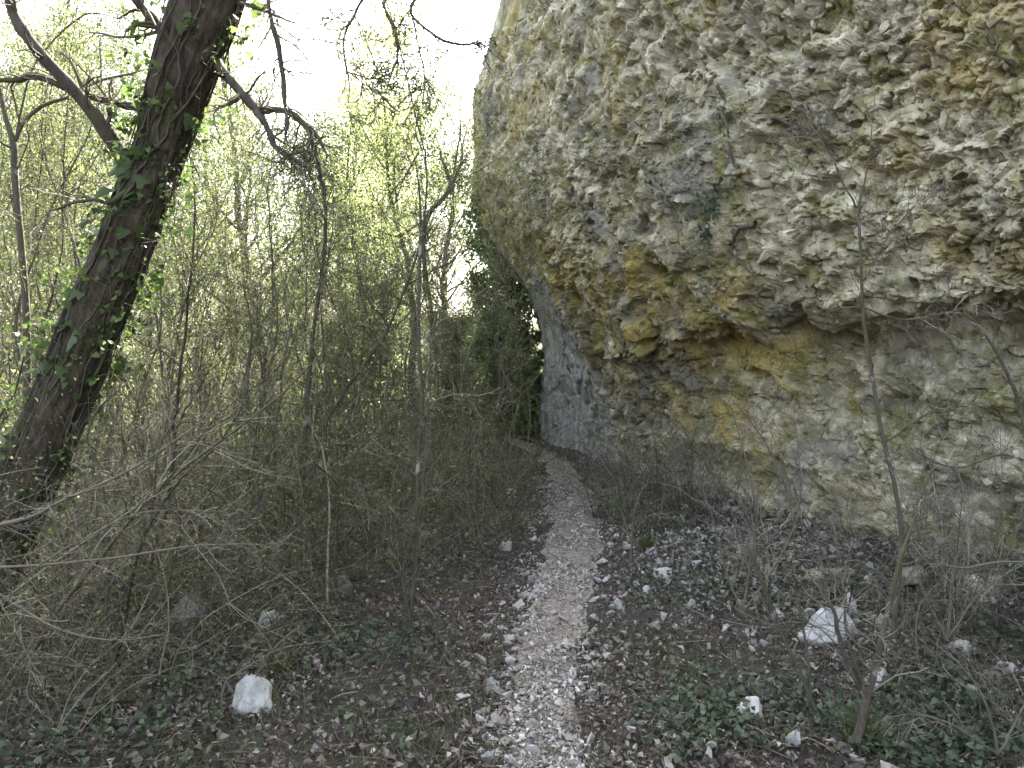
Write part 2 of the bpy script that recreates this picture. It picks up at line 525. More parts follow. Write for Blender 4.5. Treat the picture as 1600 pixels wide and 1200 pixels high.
# path: a ragged strip lying on the ground
n = 520
pc = smooth_path(PATH, n)
tt = norm(np.gradient(pc[:, :2], axis=0)); nn = np.stack([tt[:, 1], -tt[:, 0]], 1)
cols = 17
lat = np.linspace(-1, 1, cols)
edge_l = 1 + .4 * n2(pc[:, 1], np.zeros(n), 2.3, 4, 20); edge_r = 1 + .4 * n2(pc[:, 1], np.zeros(n), 2.6, 4, 21)
hw = pc[:, 2:3] * np.where(lat[None] < 0, edge_l[:, None], edge_r[:, None]) * .80
px_ = pc[:, 0:1] + nn[:, 0:1] * lat[None] * hw; py_ = pc[:, 1:2] + nn[:, 1:2] * lat[None] * hw
pz = gz(px_.ravel(), py_.ravel()).reshape(n, cols) + .012 * (1 - np.abs(lat[None]) ** 4) - .004
mb = MB()
idx = np.arange(n * cols).reshape(n, cols)
mb.add(np.stack([px_, py_, pz], -1), np.stack([idx[:-1, :-1], idx[:-1, 1:], idx[1:, 1:], idx[1:, :-1]], -1).reshape(-1, 4))
path = mb.build('path', M['path'], kind='structure')

# ------------------------------------------------------------------ cliff
def cliff():
    dense = smooth_path(BASE, 4000)
    seg = np.r_[0, np.cumsum(np.hypot(*np.diff(dense, axis=0).T))]
    # spacing follows the distance to the eye: fine where the face is near and in view
    yy = dense[:, 1]
    step = np.where((yy > 4.2) & (yy < 17.2) & (seg < seg[np.argmin(abs(dense[:, 0] - .62) + abs(yy - 15.9))] + 1.2), .0125 + .0009 * np.clip(yy - 5, 0, 12), .22)
    w = np.r_[0, np.cumsum(np.diff(seg) / step[1:])]
    nu = int(w[-1])
    su = np.interp(np.linspace(0, w[-1], nu), w, seg)
    bx = np.interp(su, seg, dense[:, 0]); by = np.interp(su, seg, dense[:, 1])
    zs = np.concatenate([np.arange(-.6, -.1, .04), np.arange(-.1, 4.4, .0165), np.arange(4.4, 7.6, .026), np.linspace(7.6, 12.5, 24)])
    nv = len(zs)
    # outward offset tables (metres) at stations along the face, given by base depth
    tabs = {
        2.0: [(-.6, .3), (.0, .12), (.5, 0), (1.3, -.05), (1.74, .06), (2.02, .52), (2.6, .66), (4, .7), (6, .5), (8, .2), (12.5, -1.2)],
        5.9: [(-.6, .3), (.0, .12), (.5, 0), (1.3, -.05), (1.74, .06), (2.02, .52), (2.6, .66), (4, .75), (6, .6), (8, .2), (12.5, -1.2)],
        7.4: [(-.6, .2), (.0, .12), (.5, .02), (1.2, -.08), (1.72, .06), (2.0, .58), (2.6, .78), (4, .95), (6, .8), (8, .3), (12.5, -1.2)],
        10.6: [(-.6, .15), (.0, .05), (.6, .06), (1.1, .2), (1.7, .48), (2.3, .76), (2.9, .97), (4, 1.1), (6, 1.0), (8, .6), (12.5, -.8)],
        13.2: [(-.6, .15), (.0, .05), (.8, .05), (1.6, .2), (2.3, .48), (3.0, .80), (3.6, 1.05), (4.6, 1.15), (6, 1.1), (8, .7), (12.5, -.5)],
        15.9: [(-.6, .1), (.0, .02), (1, 0), (2.2, .06), (2.9, .3), (3.5, .8), (4.1, 1.22), (4.6, 1.36), (5.4, 1.40), (6.5, 1.34), (8, 1.1), (12.5, -.2)],
    }
    ks = sorted(tabs)
    prof = np.stack([np.interp(zs, *zip(*tabs[k])) for k in ks])
    ker = np.hanning(11); ker /= ker.sum()
    prof = np.stack([np.convolve(np.pad(p, 5, 'edge'), ker, 'valid') for p in prof])
    ysta = np.clip(by, ks[0], ks[-1])
    ii = np.clip(np.searchsorted(ks, ysta) - 1, 0, len(ks) - 2)
    ka = np.array(ks)
    u = (ysta - ka[ii]) / (ka[ii + 1] - ka[ii]); u = u * u * (3 - 2 * u)
    off = prof[ii] * (1 - u)[:, None] + prof[ii + 1] * u[:, None]
    # past the nose the face turns away; keep its overhang
    tx, ty = np.gradient(bx), np.gradient(by)
    k2 = np.hanning(41); k2 /= k2.sum()
    tx = np.convolve(np.pad(tx, 20, 'edge'), k2, 'valid'); ty = np.convolve(np.pad(ty, 20, 'edge'), k2, 'valid')
    L = np.hypot(tx, ty); nx, ny = -ty / L, tx / L
    P = np.stack([bx[:, None] + nx[:, None] * off, by[:, None] + ny[:, None] * off, np.broadcast_to(zs, off.shape)], -1)
    sgrid = np.broadcast_to(su[:, None], off.shape); ygrid = np.broadcast_to(by[:, None], off.shape); zgrid = P[..., 2]
    du = np.gradient(P, axis=0); dv = np.gradient(P, axis=1)
    N = norm(np.cross(dv, du))
    if (N[nu // 3, nv // 3, 0]) > 0:
        N = -N
    # large bulges, beds and angular breakage
    q = P.reshape(-1, 3).copy()
    s_, z_ = sgrid.ravel(), zgrid.ravel()
    yv = ygrid.ravel()
    warp = np.stack([fbm(q * 1.3, 3, 31), fbm(q * 1.3, 3, 41), fbm(q * 1.3, 3, 51)], 1)
    qa = q + warp * .05
    lip = np.interp(yv, [5.9, 9, 10.6, 13.2, 15.9], [2.0, 2.0, 2.3, 3.2, 4.0])
    smo = sst(10.9, 13.0, yv + .9 * warp[:, 0]) * sst(.1, -.6, z_ - lip + .6 * warp[:, 1] + .02)
    rough = 1 - .6 * smo
    farf = 1 - .35 * sst(9, 15, yv)
    def blur(a, k=3):
        # weathered arrises: a light blur takes the saw-teeth off the large breaks
        g = a.reshape(nu, nv)
        for _ in range(k):
            e = np.pad(g, 1, 'edge')
            g = (e[:-2, 1:-1] + e[2:, 1:-1] + e[1:-1, :-2] + e[1:-1, 2:] + 2 * g) / 6
        return g.ravel()
    hS = 0
    h = .18 * fbm(q * .5, 3, 61) + .08 * fbm(q * np.array([.9, .9, 1.6]), 3, 71)
    an = np.array([1, 1, 1.4])
    d1, d2, c1, t1 = worley(qa * an / 1.05, 100)
    h += rough * (.08 * (c1 - .5) + .07 * t1)
    d1, d2, c2, t2 = worley(qa * an / .34, 200)
    chunk = sst(-.25, .35, fbm(q * .8, 2, 81))          # where the breccia is coarse
    h += rough * (.09 * (c2 - .5) + .11 * t2 - .045 * np.exp(-(d2 - d1) / .05)) * (.35 + .85 * chunk)
    chunk2 = sst(-.3, .25, fbm(q * 1.1 + 40, 2, 85))
    d1, d2, c3, t3 = worley(qa * np.array([1, 1, 1.35]) / .15, 300)
    hS = hS + rough * farf * (.046 * (c3 - .5) + .06 * t3 - .022 * np.exp(-(d2 - d1) / .06)) * (.35 + .85 * chunk2)
    d1, d2, c4, t4 = worley((q + warp * .05) * np.array([1, 1, 1.3]) / .075, 400)
    hS = hS + rough * farf * (.024 * (c4 - .5) + .030 * t4 - .008 * np.exp(-(d2 - d1) / .08)) * (.45 + .7 * chunk2)
    # ledges: step out at the foot of a bed, fall back above
    bed = (z_ + .10 * warp[:, 2] + .05 * fbm(q * .6, 2, 91) * 3 + .035 * (s_ - 16)) / .62
    fr = bed - np.floor(bed)
    h += rough * .085 * (sst(0, .10, fr) * (1 - fr) - .35) * (.35 + .65 * sst(11, 7.5, yv)) * (.5 + .5 * hf(np.floor(bed).astype(np.int64), np.zeros(len(bed), np.int64), np.zeros(len(bed), np.int64), 9))
    # flutes on the smooth water-worn wall
    h += smo * (.022 * fbm(q * np.array([6, 6, 1.6]), 4, 95) + .02 * fbm(q * 3, 3, 96))
    h = blur(h) + hS + .008 * fbm(q * 22, 3, 97) * rough
    calm = 1 - .85 * sst(11.5, 12.5, z_)
    P2 = q + N.reshape(-1, 3) * (h * calm)[:, None]
    # stains with their own place: ochre under the overhang and in its streaks
    och = np.exp(-((z_ - lip + .15) / .75) ** 2) * sst(6.2, 9, yv) * (1 - .8 * smo) + .45 * sst(.15, .5, fbm(q * .9, 3, 111)) * (1 - smo)
    och = np.clip(1.35 * och * (.6 + .8 * c2), 0, 1)
    streak = sst(10, 12, yv) * sst(1.9, .9, z_ - .5 * warp[:, 1])
    smo = np.maximum(smo, .55 * streak * sst(-.1, .3, fbm(q * np.array([1.6, 1.6, .5]), 3, 131)))
    tone = .30 * c2 + .38 * c3 + .32 * c4 + .20 * fbm(q * .7, 2, 121)
    for (cx, cy, cz, rr, am) in ((2.7, 6.1, 3.1, .8, .20), (3.2, 5.6, 2.6, .5, .15), (2.2, 8.3, 2.9, .6, .10), (1.5, 9.0, 4.6, 1.0, -.16), (2.6, 7.0, 4.3, .7, -.10), (4.0, 5.8, 4.0, .6, -.12)):
        tone += am * np.exp(-((q - np.array([cx, cy, cz])) ** 2).sum(1) / rr ** 2)
    tone = np.clip(tone, 0, 1)
    V = P2.reshape(nu, nv, 3)
    # top of the massif: runs back and up so that it shades the ground before it
    top = V[:, -1].copy()
    back = top.copy(); back[:, 0] += 14; back[:, 2] += 1.5
    back2 = back.copy(); back2[:, 2] = -1
    Va = np.concatenate([V, back[:, None], back2[:, None]], 1)
    nv2 = nv + 2
    idx = np.arange(nu * nv2).reshape(nu, nv2)
    mb = MB()
    mb.add(Va, np.stack([idx[:-1, :-1], idx[:-1, 1:], idx[1:, 1:], idx[1:, :-1]], -1).reshape(-1, 4))
    me = mb.mesh('cliff', M['rock'], False)
    ca = me.color_attributes.new('rock', 'FLOAT_COLOR', 'POINT')
    C = np.zeros((nu, nv2, 4), np.float32); C[..., 3] = 1
    C[:, :nv, 0] = tone.reshape(nu, nv); C[:, :nv, 1] = och.reshape(nu, nv); C[:, :nv, 2] = smo.reshape(nu, nv)
    C[:, nv:, 0] = .5
    ca.data.foreach_set('color', C.ravel())
    o = link('cliff', me, kind='structure')
    vis = (yv > 4.9) & (yv < 15.5) & (z_ > .1) & (z_ < 1.6 + .47 * yv) & (smo < .35)
    N2 = norm(np.cross(np.gradient(V, axis=1), np.gradient(V, axis=0))).reshape(-1, 3)
    if (N2 * N.reshape(-1, 3)).sum() < 0:
        N2 = -N2
    return o, P2, N.reshape(-1, 3), np.where(vis)[0], yv
cliff_o, CP, CN, CVIS, CY = cliff()

# stones that stand out of the cliff face
protos_me = [hull_mesh('stone', M['rock_stone'], 500 + k, 13, (1.25, .85, .62)) for k in range(14)]
pick = rng.choice(CVIS, 300, replace=False)
for k, i in enumerate(pick):
    o = link('stone', protos_me[k % 14], cliff_o)
    sz = rng.uniform(.10, .26) * (1 if CY[i] < 10 else .9)
    o.location = CP[i] - CN[i] * sz * .18
    o.rotation_euler = (rng.normal(0, .35), rng.normal(0, .35), rng.uniform(0, 6.28))
    o.scale = (sz * rng.uniform(.8, 1.3), sz * rng.uniform(.7, 1.1), sz * rng.uniform(.6, 1))
hp = [hull_arrays(700 + k, 9, (1.2, .85, .6)) for k in range(12)]
pick = rng.choice(CVIS, 5000, replace=False)
sz = .03 + .12 * rng.uniform(size=len(pick)) ** 1.6
mb = MB(); scatter_hulls(mb, CP[pick] - CN[pick] * (sz * .15)[:, None], sz, rng, hp)
mb.build('rubble', M['rock_stone'], cliff_o, smooth=False, kind='stuff')

# ------------------------------------------------------------------ path stones and gravel
def on_path(nr, spread, ylo, yhi, r, power=1.0):
    y = ylo * (yhi / ylo) ** (r.uniform(0, 1, nr) ** power)
    cx = np.interp(y, PC[:, 1], PC[:, 0]); hw = path_hw(y)
    x = cx + hw * r.normal(0, spread, nr)
    return x, y
def lay(x, y, sz, sink):
    return np.stack([x, y, gz(x, y) + sz * sink], 1)
mb = MB()
x, y = on_path(25000, .70, 1.6, 14.5, rng)
sz = .011 + .055 * rng.beta(1.0, 5, len(x))
k = rng.uniform(size=len(x)) < .10 + .8 * sst(-.2, .35, n2(x, y, 2.2, 3, 150))
x, y, sz = x[k], y[k], sz[k]
C = lay(x, y, sz, .22); C[:, 2] += .010 * sst(1.0, .5, path_dist(x, y) / path_hw(y))
scatter_hulls(mb, C, sz, rng, hp)
gravel = mb.build('gravel', M['gravel'], path, smooth=False, kind='stuff')
pst = [hull_mesh('stone', M['path_stone'], 800 + k, 13, (1.1, .9, .6)) for k in range(16)]
for k in range(300):
    y = 2.3 * (11 / 2.3) ** rng.uniform()
    s = rng.choice([-1, 1], p=[.58, .42]) * abs(rng.normal(.85, .4))
    x = float(np.interp(y, PC[:, 1], PC[:, 0]) + path_hw(y) * s)
    z = rng.uniform(.035, .09) * (1.15 if rng.uniform() < .2 else 1) * (.8 if y < 3.2 else 1)
    o = link('stone', pst[k % 16], path)
    o.location = (x, y, gz(x, y)[0] + z * .16)
    o.rotation_euler = (rng.normal(0, .4), rng.normal(0, .4), rng.uniform(0, 6.28)); o.scale = (z * rng.uniform(.8, 1.3), z, z * rng.uniform(.7, 1.1))

# ------------------------------------------------------------------ litter, ground ivy, rubble on the floor
def floor_pts(nr, r, dlo=2.0, dhi=16, half=.85):
    d = dlo * (dhi / dlo) ** r.uniform(0, 1, nr)
    x = d * r.uniform(-half, half, nr)
    bx = np.interp(d, BASE[2:14, 1], BASE[2:14, 0])
    k = x < bx - .02
    return x[k], d[k]
mb = MB()
x, y = floor_pts(105000, rng)
k = (path_dist(x, y) > path_hw(y) * rng.uniform(.4, 1.3, len(x))) & (rng.uniform(size=len(x)) < .45 + .6 * sst(-.3, .3, n2(x, y, 1.6, 3, 170)))
x, y = x[k], y[k]
leaf_quads(mb, np.stack([x, y, gz(x, y) + rng.uniform(.004, .03, len(x))], 1), rng.uniform(.014, .05, len(x)) * (.75 + .7 * rng.uniform(size=len(x)) ** 5), rng, .45, .55, .45)
mb.build('leaf_litter', M['litter'], kind='stuff')
tag(bpy.data.objects['leaf_litter'], 'brown and purplish dry leaves covering the forest floor', 'leaf litter')

mb = MB()
x, y = floor_pts(80000, rng, 2.1, 11)
pd = path_dist(x, y)
dens = .9 * sst(-.2, .42, n2(x, y, 1.1, 3, 140)) * sst(.1, .5, pd - path_hw(y) * .8) * np.where(x > np.interp(y, PC[:, 1], PC[:, 0]), 1.0, .7 * sst(2.8, .4, pd) + .10)
k = rng.uniform(size=len(x)) < dens
x, y = x[k], y[k]
C = np.stack([x, y, gz(x, y) + rng.uniform(.015, .10, len(x))], 1)
ivy_leaves(mb, C, norm(rng.normal(0, .45, (len(x), 3)) + np.array([0, -.15, 1])), np.full(len(x), .030), rng)
tag(mb.build('ground_ivy', M['ground_ivy'], kind='stuff'), 'dark green ivy leaves creeping over the litter beside the path', 'ivy')

# fallen twigs and dry stalks
mb = MB()
x, y = floor_pts(10000, rng, 2.1, 12)
nT = len(x); a = rng.uniform(0, 6.28, nT); L = rng.uniform(.04, .22, nT)
d = np.stack([np.cos(a), np.sin(a), rng.normal(.12, .2, nT)], 1)
t = np.linspace(-.5, .5, 3)
P = np.stack([x, y, gz(x, y) + .02], 1)[:, None] + d[:, None] * (L[:, None] * t[None])[..., None] + rng.normal(0, .007, (nT, 3, 3))
tubes(mb, P, np.repeat(rng.uniform(.0009, .0026, nT)[:, None], 3, 1), 3)
tag(mb.build('fallen_twigs', M['twig'], kind='stuff'), 'short dry twigs littering the forest floor', 'twigs')
# sparse green blades and seedlings
mb = MB()
x, y = floor_pts(26000, rng, 2.1, 10)
k = (rng.uniform(size=len(x)) < sst(.0, .5, n2(x, y, .9, 3, 160)) * .8 + .06) & (path_dist(x, y) > path_hw(y) * .9)
x, y = x[k], y[k]; nT = len(x)
a = rng.uniform(0, 6.28, nT); ln = rng.uniform(.1, .9, nT); L = rng.uniform(.04, .16, nT)
d = norm(np.stack([np.cos(a) * ln, np.sin(a) * ln, np.ones(nT)], 1)); t = np.linspace(0, 1, 3)
P = np.stack([x, y, gz(x, y)], 1)[:, None] + d[:, None] * (L[:, None] * t[None])[..., None]; P[..., 2] -= (t ** 2)[None] * (L * ln * .4)[:, None]
tubes(mb, P, .0017 * np.ones((nT, 1)) * (1 - .8 * t)[None], 3)
tag(mb.build('grass', M['grass'], kind='stuff'), 'thin sparse grass blades between the leaves on the forest floor', 'grass')

# pale scree at the foot of the cliff, right of the path
mb = MB()
x, y = floor_pts(70000, rng, 3.0, 13)
bx = np.interp(y, BASE[2:14, 1], BASE[2:14, 0])
k = (x > np.interp(y, PC[:, 1], PC[:, 0]) + .3) & (rng.uniform(size=len(x)) < .018 + .95 * np.exp(-((x - 1.7) / .9) ** 2 - ((y - 6.5) / 1.2) ** 2) + .3 * np.exp(-np.abs(bx - x) / .22))
x, y = x[k], y[k]
sz = .015 + .11 * rng.beta(1, 4.5, len(x))
scatter_hulls(mb, lay(x, y, sz, .38), sz, rng, hp)
x, y = floor_pts(1700, rng, 2.2, 10)
sz = .012 + .06 * rng.beta(1, 4, len(x))
scatter_hulls(mb, lay(x, y, sz, .2), sz, rng, hp)
tag(mb.build('scree', M['path_stone'], smooth=False, kind='stuff'), 'pale limestone chips strewn over the ground at the foot of the cliff', 'scree')

# single rocks -------------------------------------------------------
def rock(name, px, py, wpx, hpx, label, mat='pale_stone', seed=0, sink=.36, group=None, ang=.5):
    """an angular boulder standing on the ground at a place of the plan"""
    g = G(px, py)
    w = wpx / FPX * g[1]; h = hpx / FPX * g[1]
    r = np.random.default_rng(seed + 1000)
    import bmesh
    bm = bmesh.new()
    for q in norm(r.normal(size=(16, 3))) * r.uniform(.85, 1.0, (16, 1)):
        bm.verts.new(q)
    res = bmesh.ops.convex_hull(bm, input=bm.verts)
    bmesh.ops.delete(bm, geom=[v for v in res['geom_interior'] if isinstance(v, bmesh.types.BMVert)], context='VERTS')
    bmesh.ops.bevel(bm, geom=list(bm.edges), offset=.07, segments=2, affect='EDGES', profile=.5)
    bmesh.ops.triangulate(bm, faces=list(bm.faces))
    bmesh.ops.subdivide_edges(bm, edges=list(bm.edges), cuts=2, use_grid_fill=True)
    co = np.array([v.co[:] for v in bm.verts])
    lo, hi = co.min(0), co.max(0)
    co = (co - (lo + hi) / 2) / (hi - lo)
    co = co * (1 + .22 * fbm(co * 3 + seed, 3, 5)[:, None] + .05 * fbm(co * 8 + seed, 3, 6)[:, None])
    for v, c in zip(bm.verts, co * np.array([w, w * .85, h * 1.3])):
        v.co = c
    me = bpy.data.meshes.new(name); bm.to_mesh(me); bm.free()
    me.polygons.foreach_set('use_smooth', np.full(len(me.polygons), True))
    me.materials.append(M[mat])
    o = link(name, me)
    o.location = (g[0], g[1], g[2] + h * 1.3 * (.5 - sink)); o.rotation_euler = (0, r.normal(0, .12), r.uniform(0, 6.28) if ang is None else ang)
    return tag(o, label, 'rock', group)
rock('limestone_rock', 397, 1110, 64, 56, 'bright white limestone rock alone on the litter left of the path', 'white_stone', 1, .28)
rock('limestone_rock', 422, 978, 38, 32, 'pale beige rock further back behind the bright white rock', 'pale_stone', 2)
rock('limestone_rock', 536, 928, 34, 36, 'upright pointed grey rock in the litter left of the mossy sapling', 'pale_stone', 3)
rock('limestone_rock', 300, 968, 48, 44, 'mottled lichen-speckled grey rock at the edge of the bushes', 'mottled', 4, .3)
rock('limestone_rock', 430, 856, 34, 16, 'low pale rock half hidden in the twigs behind the other left rocks', 'pale_stone', 5)
rock('limestone_rock', 1292, 1000, 88, 60, 'largest white rock under the bare shrub at right of the path', 'white_stone', 6, .3)
rock('limestone_rock', 1328, 962, 38, 44, 'white rock leaning behind the largest white rock', 'white_stone', 7)
rock('limestone_rock', 1383, 985, 32, 32, 'small grey-white rock beside the stem of the tall bare sapling', 'pale_stone', 8)
rock('limestone_rock', 1172, 1122, 42, 34, 'rounded grey rock in the ivy right of the path', 'pale_stone', 9)
rock('limestone_rock', 1240, 1164, 28, 26, 'pale rock at the bottom, right of the rounded grey rock', 'white_stone', 10)
rock('limestone_rock', 1574, 1046, 36, 14, 'flat white slab at the right edge of the picture', 'white_stone', 11)
rock('limestone_rock', 1386, 1135, 24, 22, 'small pale rock at the foot of the forked shrub', 'pale_stone', 12)
rock('limestone_rock', 1375, 1072, 60, 26, 'long low white rock between the shrub stems at lower right', 'white_stone', 13)
rock('limestone_rock', 1502, 1018, 32, 20, 'grey rock among the twigs left of the flat white slab', 'pale_stone', 14)
rock('limestone_rock', 1015, 925, 26, 18, 'small white rock at the edge of the scree beside the path', 'white_stone', 15)
rock('limestone_rock', 966, 950, 16, 20, 'bluish white stone on the right verge of the path', 'white_stone', 16)
rock('limestone_rock', 1038, 902, 36, 18, 'tan flat-topped rock at the near edge of the scree', 'pale_stone', 17)
rock('limestone_rock', 786, 856, 34, 20, 'yellowish rock on the left verge halfway along the path', 'pale_stone', 18)
rock('limestone_rock', 798, 770, 16, 10, 'small white rock in dark leaves on the far left verge', 'white_stone', 19)
rock('limestone_rock', 770, 1078, 26, 26, 'pyramid-shaped white stone on the left verge close by', 'white_stone', 20)
rock('limestone_rock', 1430, 912, 66, 30, 'broad grey boulder at the cliff foot behind the tall bare sapling', 'rock_stone', 21)
rock('limestone_rock', 1290, 905, 70, 28, 'low wide grey boulder at the back of the scree', 'rock_stone', 22)
rock('limestone_rock', 1545, 930, 90, 40, 'weathered boulder against the cliff foot at far right', 'rock_stone', 23)

# ------------------------------------------------------------------ woody plants
def wander(p0, d0, L, K, wob, r, up=0.0):
    out = np.zeros((1, K, 3)); out[0, 0] = p0; d = norm(np.asarray(d0, float))
    for k in range(1, K):
        d = norm(d + r.normal(0, wob, 3) + np.array([0, 0, up])); out[0, k] = out[0, k - 1] + d * L / (K - 1)
    return out

def sapling_proto(seed, H, rad, leafy, nb=16, label='', leafmat='box_leaf', leaf=.023, lo=.16):
    r = np.random.default_rng(seed)
    root = empty('sapling')
    stem = wander((0, 0, -.05), (r.normal(0, .10), r.normal(0, .10), 1), H, 26, .13, r, .05)
    stem[0, :, :2] -= (stem[0, -1, :2] - stem[0, 0, :2])[None] * np.linspace(0, .85, 26)[:, None]
    rd = rad * .72 * np.linspace(1, .16, 26)[None]
    mb = MB(); tubes(mb, stem, rd, 7); mb.build('trunk', M['stem'], root)
    mb = MB()
    b1, r1 = grow(stem, rd, nb, lo, .97, H * .26, 9, .75, .12, .16, .5, r, .3)
    b2, r2 = grow(b1, r1, 7, .15, 1, H * .09, 5, .75, .03, .25, .6, r, .4)
    b3, r3 = grow(b2, np.maximum(r2, .0014), 3, .2, 1, H * .045, 3, .7, 0, .25, .7, r, .6)
    for b, q, s in ((b1, r1, 5), (b2, r2, 4), (b3, r3, 3)):
        tubes(mb, b, np.clip(q, .0013, .006), s)
    mb.build('branches', M['twig'], root, kind='stuff')
    if leafy:
        zc = np.concatenate([b3[:, 1:].reshape(-1, 3), b2[:, 2:].reshape(-1, 3)])
        p = np.clip((zc[:, 2] / H - .15) * 1.3, 0.05, 1) * leafy
        c = zc[r.uniform(size=len(zc)) < p]
        c = np.concatenate([c + r.normal(0, .025, c.shape) for _ in range(2)])
        mb = MB(); leaf_quads(mb, c, np.full(len(c), leaf), r, .2, .6)
        mb.build('foliage', M[leafmat], root, kind='stuff')
    return root

def low_top(x, y, H, sc):
    u = 800 + x / y * FPX      # keep the gap of open sky left of the cliff
    return min(sc, (CAM_Z + (.32 + .05 * math.sin(u * .07)) * y) / H) if 470 < u < 760 else sc
def place(proto, used, loc, rz, sc, label, cat, group, tilt=(0, 0)):
    o = proto if proto not in used else copy_tree(proto)
    used.add(proto)
    o.location = loc; o.rotation_euler = (tilt[0], tilt[1], rz); o.scale = (sc, sc, sc)
    return tag(o, label, cat, group)

# --- trees beyond, in the sun
def tree_proto(seed, H, rad, crown_lo, leaves, leafmat, leaf, name='background_tree', spread=.34):
    r = np.random.default_rng(seed)
    root = empty(name)
    stem = wander((0, 0, -.1), (r.normal(0, .08), r.normal(0, .08), 1), H * .93, 22, .09, r, .03)
    rd = rad * .75 * np.linspace(1, .12, 22)[None]
    mb = MB(); tubes(mb, stem, rd, 8)
    b1, r1 = grow(stem, rd, 22, crown_lo, .98, H * spread, 9, .9, .10, .14, .5, r, .25, .9)
    b2, r2 = grow(b1, r1, 6, .2, 1, H * .12, 6, .7, .05, .2, .6, r, .3)
    b3, r3 = grow(b2, r2, 3, .2, 1, H * .055, 4, .7, .02, .25, .7, r, .5)
    tubes(mb, b1, np.maximum(r1, .004), 5)
    mb.build('trunk', M['stem'], root)
    mb = MB()
    tubes(mb, b2, np.maximum(r2, .003), 3); tubes(mb, b3, np.maximum(r3, .0025), 3)
    mb.build('branches', M['twig'], root, kind='stuff')
    tips = np.concatenate([b3[:, 1:].reshape(-1, 3), b2[:, 3:].reshape(-1, 3)])
    c = tips[r.integers(0, len(tips), leaves)] + r.normal(0, .13, (leaves, 3))
    if name == 'evergreen_tree':
        c = np.concatenate([c, r.normal(0, 1, (7000, 3)) * np.array([.13, .13, .10]) * H + np.array([0, 0, .13 * H])]); c = c[c[:, 2] > 0]
    mb = MB(); leaf_quads(mb, c, np.full(len(c), leaf), r, .15, .62)
    mb.build('crown', M[leafmat], root, kind='stuff')
    return root
def tree_label(x, y):
    u = 800 + x / y * FPX
    w = 'left of the leaning trunk' if u < 130 else 'between the leaning trunk and the crooked tree' if u < 560 else 'beside the edge of the cliff'
    d = 'front of the wood' if y < 20 else 'depth of the wood'
    return 'leafy tree in the ' + d + ' ' + w, 'tree', 'trees in the ' + d + ' ' + w
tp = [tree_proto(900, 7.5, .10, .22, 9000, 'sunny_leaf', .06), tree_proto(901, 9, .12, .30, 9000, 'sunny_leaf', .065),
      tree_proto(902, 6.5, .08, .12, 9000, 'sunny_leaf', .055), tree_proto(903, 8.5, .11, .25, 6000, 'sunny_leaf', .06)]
used = set()
r = np.random.default_rng(77)
spots = []
tries = 0
while len(spots) < 84 and tries < 6000:
    tries += 1
    y = 11.5 * (62 / 11.5) ** r.uniform()
    x = y * r.uniform(-.95, .02)
    if x > -1.5 and y < 24:
        continue
    if path_dist(np.array([x]), np.array([y]))[0] < 1.6:
        continue
    if all(math.hypot(x - a, y - b) > (1.0 + y * .045) for a, b in spots):
        spots.append((x, y))
for k, (x, y) in enumerate(spots):
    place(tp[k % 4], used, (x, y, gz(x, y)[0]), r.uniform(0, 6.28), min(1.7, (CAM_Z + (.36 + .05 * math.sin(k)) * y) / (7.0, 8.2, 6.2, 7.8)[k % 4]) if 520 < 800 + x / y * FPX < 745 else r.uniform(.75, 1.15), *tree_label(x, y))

# dark evergreens at the turn of the cliff; some added to cover bright ground
eg = tree_proto(950, 5.0, .07, .03, 20000, 'evergreen', .085, 'evergreen_tree', .22)
used = set()
for k, (x, y, s, lab) in enumerate([(-.1, 18.5, .9, 'dark evergreen tree pressed against the far end of the cliff'), (-1.5, 16.3, .5, 'dark evergreen bush left of the bend in the path'),
                                    (-.6, 20.2, .8, 'dark evergreen behind the bend where the path disappears'), (-2.4, 16.4, .7, 'dull evergreen bush among thin stems left of the path bend'), (-.42, 16.5, .36, 'low dark bush closing the far end of the path'), (.36, 17.9, .45, 'dark bush added at the foot of the cliff to cover the bright bend'), (.2, 17.7, .42, 'dark evergreen added to fill the bright gap at the path bend'), (-1.6, 18.6, .55, 'small evergreen behind the bush left of the bend'), (-3.4, 14.6, .5, 'small evergreen bush farthest left in the thicket shade')]):
    place(eg, used, (x, y, gz(x, y)[0]), k * 1.9, s, lab, 'tree', None)

def sap_label(x, y):
    u = 800 + x / y * FPX
    w = ('behind the ivy-clad leaning trunk' if u < 230 else 'just right of the leaning trunk' if u < 420 else 'between the leaning trunk and the tall mossy sapling' if u < 600
         else 'around the tall mossy sapling' if u < 715 else 'beside the far end of the path')
    d = 'near row' if y < 8.5 else 'far row'
    return 'thin bare-stemmed sapling ' + w + ', ' + d, 'sapling', 'thin saplings ' + w + ', ' + d
# --- thicket of thin saplings left of the path
sp = [sapling_proto(1000, 4.6, .020, 1.0), sapling_proto(1001, 3.8, .016, .9), sapling_proto(1002, 5.2, .026, 1.0), sapling_proto(1003, 3.0, .013, .7), sapling_proto(1004, 4.2, .018, .9, 22)]
used = set()
spots = []
tries = 0
r = np.random.default_rng(78)
while len(spots) < 170 and tries < 9000:
    tries += 1
    y = 5.2 * (15.5 / 5.2) ** r.uniform()
    x = y * r.uniform(-.80, .03)
    pd = path_dist(np.array([x]), np.array([y]))[0]
    if pd < .65 or (y < 7 and x > -1.2):
        continue
    if all(math.hypot(x - a, y - b) > .28 for a, b in spots):
        spots.append((x, y))
for k, (x, y) in enumerate(spots):
    place(sp[k % 5], used, (x, y, gz(x, y)[0]), r.uniform(0, 6.28), low_top(x, y, (4.6, 3.8, 5.2, 3.0, 4.2)[k % 5], r.uniform(.7, 1.1)), *sap_label(x, y), tuple(np.clip(r.normal(0, .11, 2), -.2, .2) * (.2 if x / y > -.25 else 1)))

